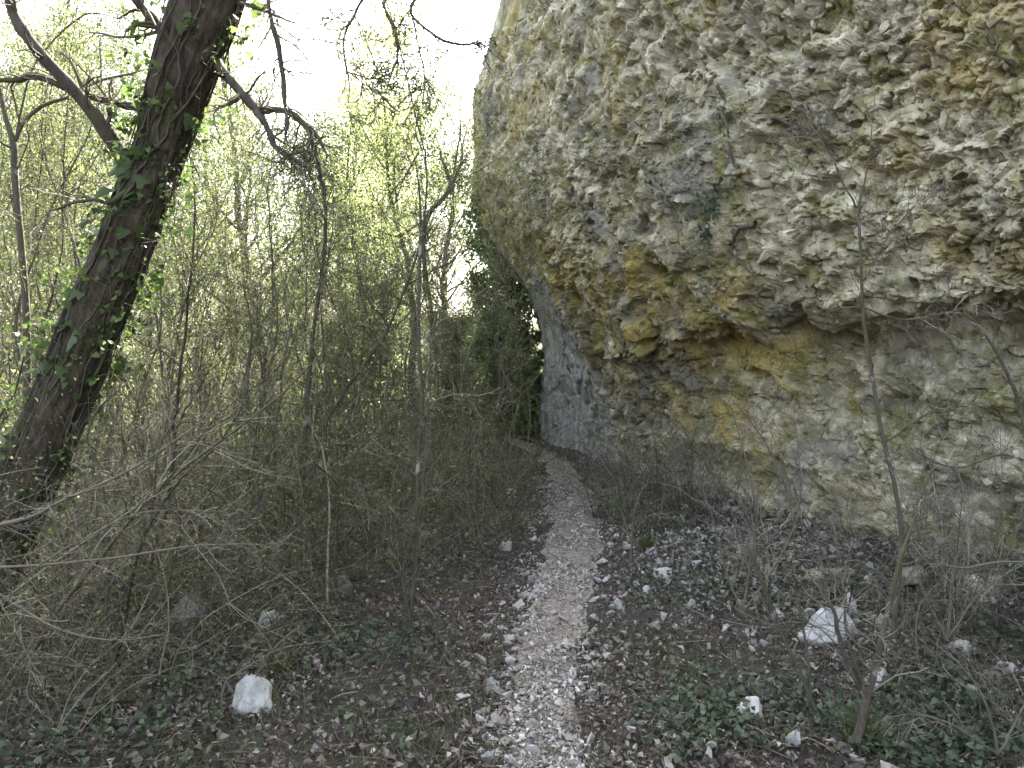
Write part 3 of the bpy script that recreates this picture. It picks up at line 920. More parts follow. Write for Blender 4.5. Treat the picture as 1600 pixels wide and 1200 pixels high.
# --- tangled undergrowth, one mass
def shrub_arrays(seed, H, ns, nb=7, sub=5, fat=1.0, arch=-.03):
    r = np.random.default_rng(seed)
    mb = MB()
    for s in range(ns):
        a = r.uniform(0, 6.28); out = r.uniform(.15, .9)
        st = wander((r.normal(0, .06), r.normal(0, .06), -.03), (math.cos(a) * out, math.sin(a) * out, 1), H * r.uniform(.6, 1.2), 9, .14, r, arch)
        rd = fat * r.uniform(.003, .008) * np.linspace(1, .3, 9)[None]
        b1, r1 = grow(st, rd, nb, .2, 1, H * .45, 5, .7, .0, .24, .6, r, .4)
        b2, r2 = grow(b1, r1, sub, .15, 1, H * .18, 3, .8, 0, .32, .7, r, .5)
        tubes(mb, st, rd * .8, 4); tubes(mb, b1, np.clip(r1 * .7, .0011, .003 * fat), 3); tubes(mb, b2, np.clip(r2 * .7, .0009, .002), 3)
    return mb
ug = [shrub_arrays(1100, 1.25, 6), shrub_arrays(1101, 1.2, 7, 6, 5, .8, -.07), shrub_arrays(1102, 1.7, 3, 9, 4, 1.8, -.01), shrub_arrays(1103, 1.5, 4, 8, 5, 1.4, -.04), shrub_arrays(1104, .8, 8, 6, 5, .7, -.09), shrub_arrays(1105, 2.0, 2, 12, 4, 2.2, .0), shrub_arrays(1106, 1.1, 5, 7, 6, 1.0, -.12)]
ug = [a.merged() for a in ug]
def mass(points, protos, r, smin=.6, smax=1.15):
    mb = MB()
    for (x, y) in points:
        V, F = protos[r.integers(len(protos))]
        a = r.uniform(0, 6.28); s = r.uniform(smin, smax)
        c, q = math.cos(a) * s, math.sin(a) * s
        V2 = np.stack([V[:, 0] * c - V[:, 1] * q + x, V[:, 0] * q + V[:, 1] * c + y, V[:, 2] * s + gz(x, y)[0]], 1)
        base = mb.n
        mb.v.append(V2.astype(np.float32)); mb.n += len(V2)
        for f in F:
            mb.f.append(f + base)
    return mb
r = np.random.default_rng(79)
pts = []
while len(pts) < 190:
    y = 4.0 * (15.5 / 4.0) ** r.uniform(); x = y * (r.uniform(-.78, .04) if len(pts) < 140 else r.uniform(-.36, .04))
    pd = path_dist(np.array([x]), np.array([y]))[0]
    if pd < .6 or (y < 6.2 and x > -.75 - r.uniform(0, .7)) or (y < 5.0 and x > -1.2 - r.uniform(0, .8)):
        continue
    pts.append((x, y))
pts += [(-2.0, 3.7), (-2.3, 3.5), (-1.75, 4.0), (-2.5, 3.9), (-2.15, 4.2), (-1.5, 4.3), (-2.7, 3.3), (-1.9, 3.3)]
tag(mass(pts, ug, r).build('undergrowth', M['twig'], kind='stuff'), 'tangle of bare grey-brown twigs under the saplings left of the path', 'undergrowth')
# green low shrubs in the mass
mb = MB()
r = np.random.default_rng(80)
cl = []
for (x, y) in pts:
    c = np.array([x, y, gz(x, y)[0] + .5]); nL = r.integers(120, 480)
    cl.append(c + r.normal(0, 1, (nL, 3)) * np.array([.4, .4, .45]))
C = np.concatenate(cl); C = C[C[:, 2] > gz(C[:, 0], C[:, 1]) + .02]
leaf_quads(mb, C, np.full(len(C), .021), r, .2, .6)
tag(mb.build('low_foliage', M['box_leaf'], kind='stuff'), 'small dark green leaves scattered through the undergrowth', 'foliage')

# bushes of the wood behind, too many to tell apart
mb = MB()
r = np.random.default_rng(83)
cl = []
while len(cl) < 200:
    y = 13.5 * (55 / 13.5) ** r.uniform(); x = y * r.uniform(-.95, .03)
    if path_dist(np.array([x]), np.array([y]))[0] < 1.3 or (x > -1.2 and y < 18):
        continue
    nL = 420; hB = r.uniform(.5, 1.5) * (1 + y * .012)
    cl.append(np.array([x, y, gz(x, y)[0] + hB * .6]) + r.normal(0, 1, (nL, 3)) * np.array([.55, .55, .42]) * hB)
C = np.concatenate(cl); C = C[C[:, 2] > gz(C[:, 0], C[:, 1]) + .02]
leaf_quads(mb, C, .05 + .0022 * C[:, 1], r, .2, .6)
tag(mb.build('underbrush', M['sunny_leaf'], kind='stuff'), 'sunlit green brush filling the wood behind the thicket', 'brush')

# ------------------------------------------------------------------ the big leaning tree
def px_path(pts, n, jit=0.0, r=None):
    """pts: (px, py, depth, width_px) -> centre line and radii"""
    P = np.array([W(a, b, d) for a, b, d, w in pts]); rr = np.array([[w * d / FPX / 2] for a, b, d, w in pts])
    s = smooth_path(np.concatenate([P, rr], 1), n)
    if jit:
        s[:, :3] += jit * np.stack([fbm(np.stack([np.arange(n) * .35, np.full(n, k * 9.1), np.full(n, 2.2)], 1), 2, 200 + k) for k in range(3)], 1)
    w = s[:, 3] * np.clip((n - np.arange(n)) / (n * .22), .25, 1) ** .7
    return s[:, :3], np.maximum(w, .0012)
tree = empty('leaning_tree', W(-70, 1000, 4.7))
tag(tree, 'thick dark leaning trunk wrapped in ivy at the left', 'tree')
def rel(P, root):
    return np.asarray(P) - np.array(root.location)
tp_, tr_ = px_path([(-90, 1035, 4.75, 140), (-60, 960, 4.7, 108), (-5, 850, 4.6, 92), (50, 730, 4.55, 86), (108, 600, 4.5, 82), (146, 500, 4.45, 80), (190, 400, 4.4, 76), (224, 300, 4.35, 74), (258, 205, 4.3, 78), (290, 100, 4.2, 92), (321, 0, 4.15, 102), (352, -120, 4.1, 104), (372, -300, 4.0, 96), (380, -520, 3.9, 80)], 150)
NT, nS = 320, 72
td_ = smooth_path(np.concatenate([tp_, tr_[:, None]], 1), NT)
T0 = norm(np.gradient(tp_, axis=0)); A0 = norm(np.cross(T0, np.array([0, -1.0, .2]))); B0 = np.cross(T0, A0)
tq_, tqr_ = td_[:, :3], td_[:, 3]
T = norm(np.gradient(tq_, axis=0)); A = norm(np.cross(T, np.array([0, -1.0, .2]))); B = np.cross(T, A)
th = np.arange(nS) * 2 * math.pi / nS
ring = A[:, None] * np.cos(th)[None, :, None] + B[:, None] * np.sin(th)[None, :, None]
hh = np.repeat(np.arange(NT)[:, None] * .0164, nS, 1); tc = np.stack([np.cos(th)[None].repeat(NT, 0) * 1.2, np.sin(th)[None].repeat(NT, 0) * 1.2, hh], -1).reshape(-1, 3)
fur = fbm(tc * np.array([7, 7, 2.2]), 3, 300); lump = fbm(tc * np.array([1.5, 1.5, 2.0]), 2, 310)
Vt = tq_[:, None] + ring * (tqr_[:, None] * (1.03 + .15 * lump.reshape(NT, nS) - .20 * np.abs(fur).reshape(NT, nS) + .05 * fbm(tc * np.array([16, 16, 14]), 2, 320).reshape(NT, nS)))[..., None]
mb = MB(); idx = np.arange(NT * nS).reshape(NT, nS)
mb.add(rel(Vt, tree), np.stack([idx[:-1], np.roll(idx[:-1], -1, 1), np.roll(idx[1:], -1, 1), idx[1:]], -1).reshape(-1, 4))
mb.build('trunk', M['bark'], tree)
A, B = A0, B0
limbs = [  # photograph pixels, depth, width
    [(225, 290, 4.4, 26), (196, 252, 4.4, 26), (172, 215, 4.3, 22), (140, 172, 4.2, 20), (100, 128, 4.1, 19), (60, 82, 4.0, 18), (25, 30, 3.95, 17), (5, -30, 3.9, 15), (-30, -140, 3.8, 11), (-50, -260, 3.8, 6)],
    [(262, 185, 4.35, 13), (222, 172, 4.35, 13), (180, 163, 4.3, 12), (130, 148, 4.25, 11), (90, 130, 4.2, 12), (50, 117, 4.2, 12), (10, 126, 4.15, 10), (-60, 120, 4.1, 8)],
    [(300, 90, 4.2, 20), (265, 55, 4.2, 20), (245, 40, 4.2, 18), (222, 14, 4.15, 17), (200, -20, 4.1, 15), (160, -90, 4.1, 10), (130, -190, 4.1, 5)],
    [(300, 50, 4.2, 22), (335, 95, 4.2, 20), (352, 118, 4.15, 17), (380, 150, 4.1, 15), (400, 172, 4.1, 14), (425, 170, 4.1, 11), (455, 178, 4.1, 10), (485, 203, 4.1, 8), (505, 228, 4.1, 7), (515, 246, 4.1, 4)],
    [(400, 172, 4.1, 11), (418, 200, 4.1, 10), (430, 232, 4.1, 9), (455, 246, 4.1, 7), (478, 262, 4.1, 6), (490, 282, 4.1, 4)],
    [(455, 178, 4.1, 7), (480, 205, 4.1, 6), (492, 240, 4.1, 5), (503, 285, 4.12, 5), (512, 330, 4.15, 4)],
    [(420, -60, 4.0, 8), (421, 10, 4.0, 7), (430, 60, 4.0, 8), (441, 120, 4.05, 7), (446, 190, 4.05, 6), (450, 225, 4.1, 5)],
    [(360, 5, 4.15, 8), (400, 14, 4.1, 6), (440, 28, 4.1, 4), (470, 40, 4.1, 2)],
    [(240, 255, 4.35, 9), (180, 315, 4.2, 7), (140, 312, 4.15, 6), (100, 320, 4.1, 5), (70, 340, 4.1, 3)],
    [(352, -120, 4.1, 60), (420, -260, 4.4, 46), (520, -420, 4.8, 34), (600, -600, 5.2, 18)],
    [(372, -300, 4.0, 60), (300, -460, 3.8, 44), (200, -620, 3.6, 30), (100, -800, 3.4, 14)],
]
r = np.random.default_rng(90)
tw = MB(); lpts = []
for k, L in enumerate(limbs):
    P, q = px_path(L, 26, .012)
    mb = MB(); tubes(mb, rel(P, tree)[None], (q * (1 + .12 * r.normal(size=26)))[None], 9)
    mb.build('limb', M['limb'], tree)
    nb = 18 if k in (3, 4, 5, 6) else 10
    big = k >= 9
    b1, r1 = grow(P[None], q[None], nb, .2, 1, 1.1 if big else .34, 7, .9, 0 if not big else .1, .25, .4, r, .35)
    b2, r2 = grow(b1, r1, 5, .15, 1, .35 if big else .12, 4, .8, 0, .3, .6, r, .5)
    tubes(tw, rel(b1, tree), np.clip(r1, .0022, .02), 4); tubes(tw, rel(b2, tree), np.maximum(r2, .0017), 3)
    if big:
        lpts.append(b2.reshape(-1, 3))
tw.build('twigs', M['twig'], tree, kind='stuff')
C = np.concatenate(lpts); C = np.concatenate([C + r.normal(0, .08, C.shape) for _ in range(3)])
mb = MB(); leaf_quads(mb, rel(C, tree), np.full(len(C), .05), r, .2, .6); mb.build('crown', M['evergreen'], tree, kind='stuff')

# ivy climbing the trunk: stems and single leaves
ivy = empty('climbing_ivy', tree.location)
tag(ivy, 'green ivy climbing the thick leaning trunk at left', 'ivy')
mb = MB()
paths_ = []
for k in range(70):
    s0 = r.integers(0, 85); ln = r.integers(25, 70); ii = np.arange(s0, min(s0 + ln, 149))
    a0 = r.uniform(0, 6.28) + np.cumsum(r.normal(0, .05, len(ii))) + np.linspace(0, r.normal(0, .8), len(ii))
    p = tp_[ii] + (A[ii] * np.cos(a0)[:, None] + B[ii] * np.sin(a0)[:, None]) * (tr_[ii] * r.uniform(1.0, 1.1))[:, None]
    paths_.append(p)
    tubes(mb, rel(smooth_path(p, 30), ivy)[None], (r.uniform(.003, .009) * np.linspace(1, .5, 30))[None], 5)
mb.build('stems', M['limb'], ivy, kind='stuff')
mb = MB()
P0 = np.concatenate(paths_)
h1 = []
P3 = np.stack([smooth_path(p, 20) for p in paths_])
b1, r1 = grow(P3, np.full((len(P3), 20), .003), 12, .05, 1, .24, 6, 1.2, 0, .3, .6, r, .5)
tubes(mb, rel(b1, ivy), np.maximum(r1, .0012), 3)
mb.build('rootlets', M['pale_twig'], ivy, kind='stuff')
lm = []
for k in range(6):
    m_ = MB(); ivy_leaves(m_, np.zeros((1, 3)), np.array([[0, 0, 1.0]]), np.array([1.0]), np.random.default_rng(k))
    lm.append(m_.mesh('leaf', M['ivy']))
# loose sprays of smaller leaves standing off the bark
sel = b1[r.uniform(size=len(b1)) < .55]
C = sel[:, 2:].reshape(-1, 3); C = np.concatenate([C, C + r.normal(0, .03, C.shape)])
mb = MB(); ivy_leaves(mb, rel(C, ivy), norm(r.normal(0, .7, C.shape) + np.array([-.2, -.5, .6])), np.full(len(C), .034), r)
mb.build('foliage', M['ivy'], ivy, kind='stuff')
from mathutils import Vector
for k in range(340):
    i = int(r.choice([r.integers(8, 120), r.integers(45, 100)]))
    a = r.choice([r.normal(math.pi, 1.0), r.uniform(0, 6.28)])
    outv = A[i] * math.cos(a) + B[i] * math.sin(a)
    if outv[1] > .5:
        continue
    p = tp_[i] + outv * tr_[i] * r.uniform(1.02, 1.9 if r.uniform() < .4 else 1.25) + r.normal(0, .02, 3)
    o = link('leaf', lm[k % 6], ivy)
    o.location = p - np.array(ivy.location)
    nrm = norm(outv + r.normal(0, .5, 3) + np.array([0, -.4, .5]))
    o.rotation_euler = Vector(nrm).to_track_quat('Z', 'Y').to_euler()
    s = r.uniform(.04, .095); o.scale = (s, s, s)

# slim tree at the left edge with a fork
def px_plant(name, lines, label, cat, mat='stem', twigmat='twig', nb=8, tl=.3, sub=4, seed=0, leaf=None, nl=0, jit=.008, group=None, up=.03, ang=.8, part='branch', rmin=1.0, thin=.72):
    r = np.random.default_rng(seed + 2000)
    lines = [[(a, b, d, w) for a, b, d, w in L] for L in lines]
    lines = [[(a, b, d, w * thin) for a, b, d, w in L] for L in lines]
    root = empty(name, W(*lines[0][0][:3]))
    tw = MB(); tips = []
    for k, L in enumerate(lines):
        P, q = px_path(L, 24, jit)
        mb = MB(); tubes(mb, rel(P, root)[None], q[None], 7)
        mb.build('trunk' if k == 0 and part == 'branch' else part, M[mat], root)
        b1, r1 = grow(P[None], q[None], nb, .15, 1, tl, 7, ang, up, .2, .45, r, .35)
        b2, r2 = grow(b1, r1, sub, .1, 1, tl * .4, 4, .8, 0, .28, .6, r, .5)
        b3, r3 = grow(b2, r2, 2, .2, 1, tl * .16, 3, .8, 0, .28, .7, r, .6)
        tubes(tw, rel(b1, root), np.clip(r1 * .7, .0012 * rmin, .006 * rmin), 4); tubes(tw, rel(b2, root), np.clip(r2 * .7, .001 * rmin, .003 * rmin), 3); tubes(tw, rel(b3, root), np.clip(r3 * .7, .0009 * rmin, .002 * rmin), 3)
        tips.append(b2.reshape(-1, 3))
    tw.build('twigs', M[twigmat], root, kind='stuff')
    if leaf:
        C = np.concatenate(tips); C = C[r.integers(0, len(C), nl)] + r.normal(0, .02, (nl, 3))
        mb = MB(); leaf_quads(mb, rel(C, root), np.full(nl, .025), r, .2, .6); mb.build('foliage', M[leaf], root, kind='stuff')
    return tag(root, label, cat, group)
px_plant('slim_tree', [[(62, 985, 5, 18), (55, 820, 5, 17), (44, 640, 5, 17), (42, 500, 5, 16), (34, 400, 5, 15), (25, 320, 5, 15), (22, 260, 5, 15), (20, 218, 5, 15), (8, 180, 5, 12), (-2, 140, 5, 10), (-12, 60, 5, 8)],
                       [(24, 222, 5, 9), (40, 190, 5, 9), (70, 165, 5, 8), (110, 150, 4.95, 7), (150, 128, 4.9, 6), (200, 115, 4.8, 5), (232, 108, 4.7, 3)],
                       [(24, 222, 5, 5), (35, 170, 5, 5), (50, 110, 5, 4), (80, 65, 5, 4), (120, 30, 5, 4), (150, 20, 5, 3), (200, 35, 5, 2)]],
         'slim forked tree at the left edge beside the ivy-clad trunk', 'tree', 'stem', 'twig', 10, .45, 4, 1, 'box_leaf', 260)
px_plant('mossy_sapling', [[(640, 992, 4.65, 14), (645, 930, 4.65, 12), (654, 850, 4.65, 11), (653, 740, 4.65, 10), (657, 640, 4.65, 9), (652, 540, 4.65, 8), (652, 440, 4.7, 8), (656, 360, 4.7, 7), (650, 280, 4.7, 5), (640, 200, 4.7, 3)],
                           [(644, 985, 4.65, 9), (628, 900, 4.6, 8), (605, 840, 4.55, 6), (598, 800, 4.55, 4)],
                           [(652, 850, 4.65, 8), (664, 740, 4.62, 7), (666, 640, 4.62, 6), (672, 540, 4.6, 4), (690, 470, 4.6, 2)]],
         'tall mossy sapling with light bark patches standing alone left of the path', 'sapling', 'stem', 'twig', 22, .5, 5, 2, 'box_leaf', 260, .02)
px_plant('crooked_tree', [[(690, 760, 9, 8), (684, 620, 9, 8), (676, 500, 9, 8), (664, 420, 9, 9), (662, 360, 9, 12), (672, 330, 9, 12), (690, 312, 9, 11), (704, 290, 9, 10), (696, 262, 9, 8), (690, 250, 9, 6), (684, 215, 9, 3)],
                          [(704, 290, 9, 7), (716, 268, 9, 6), (722, 240, 9, 4), (716, 200, 9, 2)]],
         'crooked dark tree bending beside the upper edge of the cliff', 'tree', 'limb', 'twig', 10, .9, 5, 3, 'box_leaf', 200)
px_plant('arching_sapling', [[(470, 860, 6, 10), (476, 700, 6, 10), (484, 590, 6, 9), (492, 500, 6, 9), (503, 420, 6, 8), (508, 350, 6, 8), (505, 300, 6, 7), (492, 255, 6, 5), (470, 215, 6, 3)]],
         'slender sapling with arching tip below the dead hanging branch', 'sapling', 'stem', 'twig', 12, .5, 4, 4, 'box_leaf', 150)
px_plant('thin_tree', [[(400, 800, 5.2, 10), (416, 730, 5.2, 10), (400, 690, 5.2, 9), (388, 650, 5.2, 8), (386, 590, 5.2, 7), (392, 520, 5.2, 6), (380, 440, 5.2, 4)],
                       [(416, 730, 5.2, 7), (436, 640, 5.2, 6), (440, 580, 5.2, 5), (456, 500, 5.2, 3)]],
         'dark sapling forking low down right of the leaning trunk', 'sapling', 'stem', 'twig', 10, .4, 4, 5)
px_plant('crooked_sapling', [[(165, 1000, 4.2, 9), (168, 930, 4.2, 9), (172, 880, 4.2, 9), (165, 800, 4.2, 7), (150, 720, 4.2, 7), (135, 690, 4.2, 6), (150, 640, 4.2, 6), (190, 610, 4.2, 4)]],
         'dark crooked stem rising from the bushes at lower left', 'sapling', 'stem', 'twig', 8, .4, 4, 6)
# peeled stakes of light wood seen in the dark of the thicket
px_plant('snapped_sapling', [[(742, 780, 7.4, 6), (741, 720, 7.4, 6), (739, 680, 7.4, 5), (737, 655, 7.4, 4)]], 'pale peeled broken stem left of the path', 'sapling', 'pale_twig', 'twig', 4, .25, 3, 7)
px_plant('curved_stem', [[(800, 735, 9.5, 3), (818, 715, 9.5, 3), (826, 680, 9.5, 3), (827, 640, 9.5, 2.5), (822, 600, 9.5, 2)]], 'thin pale curved stem at the far end of the path', 'sapling', 'pale_twig', 'twig', 3, .2, 2, 8)

# dead branches reaching in from above and from the left
px_plant('overhanging_branch', [[(990, -430, 9.9, 34), (900, -390, 9.8, 30), (820, -330, 9.6, 26), (790, -200, 9.3, 20), (720, -110, 9, 16), (640, -60, 8.6, 13), (598, 0, 8.4, 10), (612, 40, 8.4, 9), (621, 80, 8.4, 8), (606, 122, 8.4, 6), (606, 160, 8.4, 4)],
                                [(640, -60, 8.6, 9), (590, -20, 8.4, 8), (560, 10, 8.4, 7), (535, 60, 8.4, 6), (541, 110, 8.4, 5), (545, 170, 8.4, 3)],
                                [(700, -95, 8.9, 9), (650, 0, 8.6, 8), (646, 30, 8.6, 7), (690, 62, 8.6, 7), (720, 68, 8.6, 7), (752, 64, 8.8, 6)],
                                [(541, 115, 8.4, 4), (570, 122, 8.4, 4), (603, 122, 8.4, 3)],
                                [(646, 30, 8.6, 5), (655, 80, 8.6, 4), (662, 130, 8.6, 4), (655, 170, 8.6, 2)]],
         'bare gnarled branches hanging against the white sky beside the cliff', 'branch', 'limb', 'twig', 17, .6, 5, 9, None, 0, .03, None, -.05, .9, 'limb', 4.6, .62)
px_plant('pale_dead_branch', [[(-190, 1225, 3.1, 13), (-150, 1020, 3.1, 11), (-60, 850, 3.1, 9), (40, 812, 3.1, 8), (100, 780, 3.1, 7), (200, 735, 3.1, 6), (290, 675, 3.15, 5), (365, 622, 3.2, 3)],
                              [(100, 780, 3.1, 5), (150, 765, 3.05, 4), (215, 740, 3.0, 3), (330, 660, 3.0, 2)]],
         'pale dead branch slanting upward across the bushes at left', 'branch', 'pale_twig', 'pale_twig', 16, .34, 4, 10, part='limb')
px_plant('pale_dead_branch', [[(-170, 1270, 2.9, 11), (-140, 1040, 2.9, 9), (-60, 905, 2.9, 7), (60, 885, 2.9, 6), (170, 872, 2.9, 5), (300, 852, 2.95, 4), (390, 850, 3.0, 3), (430, 858, 3.0, 2)],
                              [(60, 885, 2.9, 4), (120, 850, 2.9, 4), (220, 800, 2.95, 3), (352, 800, 3.0, 2)]],
         'pale dead branch lying almost level below the slanting one', 'branch', 'pale_twig', 'pale_twig', 16, .30, 4, 11, part='limb')
px_plant('pale_dead_branch', [[(-140, 1290, 2.8, 9), (-120, 1020, 2.8, 8), (-60, 905, 2.8, 6), (20, 945, 2.8, 5), (100, 985, 2.8, 5), (190, 1000, 2.85, 3), (260, 990, 2.9, 2)],
                              [(0, 935, 2.8, 4), (30, 1000, 2.75, 3), (70, 1070, 2.7, 2)]],
         'pale dead twig drooping at the lower left edge', 'branch', 'pale_twig', 'pale_twig', 14, .26, 4, 12, part='limb')
px_plant('arching_bramble', [[(345, 1120, 3.6, 4), (352, 1070, 3.6, 4), (375, 1050, 3.6, 4), (405, 1030, 3.6, 3), (440, 1012, 3.6, 3), (520, 1000, 3.65, 2)],
                             [(400, 1060, 3.6, 3), (430, 1010, 3.6, 3), (470, 975, 3.65, 2)]],
         'thin pale bramble arching over the bright white rock', 'bramble', 'pale_twig', 'pale_twig', 8, .2, 3, 13, part='cane')

# ------------------------------------------------------------------ right side: bare shrubs in front of the cliff
px_plant('tall_sapling', [[(1398, 1000, 3.9, 15), (1404, 900, 3.9, 14), (1408, 830, 3.9, 13), (1398, 760, 3.9, 12), (1380, 690, 3.9, 12), (1364, 600, 3.9, 11), (1350, 520, 3.9, 10), (1345, 450, 3.9, 9), (1342, 390, 3.9, 8), (1340, 328, 3.9, 8), (1348, 290, 3.9, 6), (1358, 235, 3.9, 5), (1368, 150, 3.9, 3)],
                          [(1340, 328, 3.9, 6), (1318, 290, 3.9, 5), (1298, 245, 3.9, 5), (1270, 205, 3.9, 4), (1235, 195, 3.9, 2)],
                          [(1347, 445, 3.9, 5), (1368, 405, 3.9, 4), (1388, 365, 3.9, 4), (1438, 310, 3.9, 2)],
                          [(1380, 695, 3.9, 6), (1430, 660, 3.9, 5), (1480, 625, 3.9, 4), (1540, 570, 3.9, 3)],
                          [(1345, 480, 3.9, 5), (1400, 500, 3.9, 4), (1450, 495, 3.85, 3), (1530, 470, 3.8, 2)]],
         'tall bare sapling with a forked top in front of the cliff', 'sapling', 'stem', 'pale_twig', 14, .34, 5, 20, None, 0, .012, thin=.56)
px_plant('dark_sapling', [[(1620, 960, 4.2, 10), (1612, 800, 4.2, 10), (1600, 665, 4.2, 9), (1580, 600, 4.2, 8), (1552, 545, 4.2, 6), (1520, 500, 4.2, 5), (1480, 480, 4.2, 3)],
                          [(1600, 720, 4.2, 6), (1560, 712, 4.2, 5), (1490, 730, 4.2, 4), (1420, 700, 4.2, 3)]],
         'dark bare sapling leaning in at the right edge', 'sapling', 'stem', 'pale_twig', 12, .34, 4, 21)
px_plant('forked_shrub', [[(1340, 1160, 3.15, 20), (1350, 1110, 3.15, 18), (1364, 1060, 3.15, 16), (1376, 1000, 3.15, 14), (1388, 940, 3.2, 11), (1410, 860, 3.2, 8), (1440, 780, 3.25, 5)],
                          [(1346, 1080, 3.15, 13), (1325, 1040, 3.15, 12), (1308, 990, 3.15, 10), (1300, 950, 3.15, 8), (1270, 900, 3.2, 5)],
                          [(1350, 1075, 3.15, 9), (1330, 1020, 3.1, 8), (1318, 960, 3.1, 6), (1325, 900, 3.1, 4)]],
         'thick-stemmed forked shrub in the lower right', 'shrub', 'stem', 'pale_twig', 12, .36, 4, 22)
px_plant('leaning_shrub', [[(1275, 1110, 3.4, 9), (1235, 1020, 3.4, 8), (1205, 960, 3.4, 7), (1190, 905, 3.4, 6), (1150, 820, 3.45, 4), (1120, 740, 3.5, 3)],
                           [(1240, 1050, 3.4, 8), (1222, 985, 3.4, 7), (1185, 900, 3.4, 6), (1178, 840, 3.4, 5), (1186, 740, 3.4, 3)],
                           [(1268, 1090, 3.4, 7), (1258, 1000, 3.4, 6), (1240, 900, 3.4, 5), (1236, 800, 3.4, 4), (1200, 700, 3.5, 3), (1140, 620, 3.5, 2)]],
         'leaning bare shrub with yellowish stems right of the path', 'shrub', 'stem', 'pale_twig', 14, .34, 4, 23)
px_plant('arching_shrub', [[(985, 880, 6.2, 5), (988, 830, 6.2, 5), (990, 800, 6.2, 4), (1000, 770, 6.2, 3), (1020, 740, 6.2, 2)],
                           [(988, 835, 6.2, 4), (1015, 806, 6.2, 3), (1050, 808, 6.2, 3), (1078, 840, 6.2, 2)],
                           [(987, 850, 6.2, 4), (970, 800, 6.2, 3), (955, 780, 6.2, 2)]],
         'low arching shrub on the right verge near the cliff foot', 'shrub', 'pale_twig', 'pale_twig', 12, .35, 4, 24, 'evergreen', 500)
px_plant('twiggy_bush', [[(1160, 960, 4.9, 6), (1172, 880, 4.9, 5), (1180, 800, 4.9, 4), (1160, 700, 4.9, 3), (1130, 600, 4.9, 2)],
                         [(1160, 960, 4.9, 5), (1230, 850, 4.9, 4), (1250, 760, 4.9, 3), (1240, 650, 4.9, 2)],
                         [(1160, 960, 4.9, 5), (1130, 880, 4.9, 4), (1110, 800, 4.9, 3), (1080, 720, 4.9, 2)]],
         'tall twiggy bush between the scree and the cliff', 'bush', 'pale_twig', 'pale_twig', 14, .42, 5, 25)
px_plant('twiggy_bush', [[(1480, 1000, 4.0, 6), (1490, 900, 4.0, 5), (1510, 820, 4.0, 4), (1560, 740, 4.0, 2)],
                         [(1480, 1000, 4.0, 6), (1440, 920, 4.0, 5), (1420, 840, 4.0, 4), (1380, 780, 4.0, 2)],
                         [(1480, 1000, 4.0, 5), (1530, 930, 4.0, 4), (1600, 880, 4.0, 3), (1680, 850, 4.0, 2)]],
         'spreading pale twiggy bush right of the tall bare sapling', 'bush', 'pale_twig', 'pale_twig', 14, .42, 5, 26)
px_plant('twiggy_bush', [[(1560, 1180, 3.2, 6), (1540, 1100, 3.2, 5), (1500, 1040, 3.2, 4), (1440, 990, 3.2, 2)],
                         [(1560, 1180, 3.2, 6), (1600, 1100, 3.2, 5), (1620, 1020, 3.2, 4)],
                         [(1560, 1180, 3.2, 5), (1480, 1130, 3.1, 4), (1420, 1110, 3.1, 3)]],
         'low sprawling bush of dry twigs in the bottom right corner', 'bush', 'pale_twig', 'pale_twig', 12, .3, 4, 27)
px_plant('dry_spray', [[(1640, 880, 3.4, 5), (1560, 880, 3.4, 4), (1500, 886, 3.4, 4), (1440, 870, 3.4, 2)], [(1640, 915, 3.4, 4), (1570, 914, 3.4, 3), (1500, 905, 3.4, 2)]],
         'pale straw-coloured dry branch entering from the right edge', 'branch', 'pale_twig', 'pale_twig', 9, .22, 3, 28, part='limb')
# undergrowth at the cliff foot
r = np.random.default_rng(81)
pts = []
while len(pts) < 56:
    y = r.uniform(3.4, 9.0); bx = np.interp(y, BASE[2:14, 1], BASE[2:14, 0]); x = r.uniform(.9, bx - .15)
    if x < 1.4 and y < 5.5 or (abs(x - 1.7) < .8 and y < 7.6 and y > 5.0 and r.uniform() < .93):
        continue
    pts.append((x, y))
ug2 = [shrub_arrays(1200 + k, 1.0, 5, 7, 5).merged() for k in range(4)]
tag(mass(pts, ug2, r, .5, 1.25).build('dry_brush', M['pale_twig'], kind='stuff'), 'fine pale dry twigs massed along the foot of the cliff', 'brush')

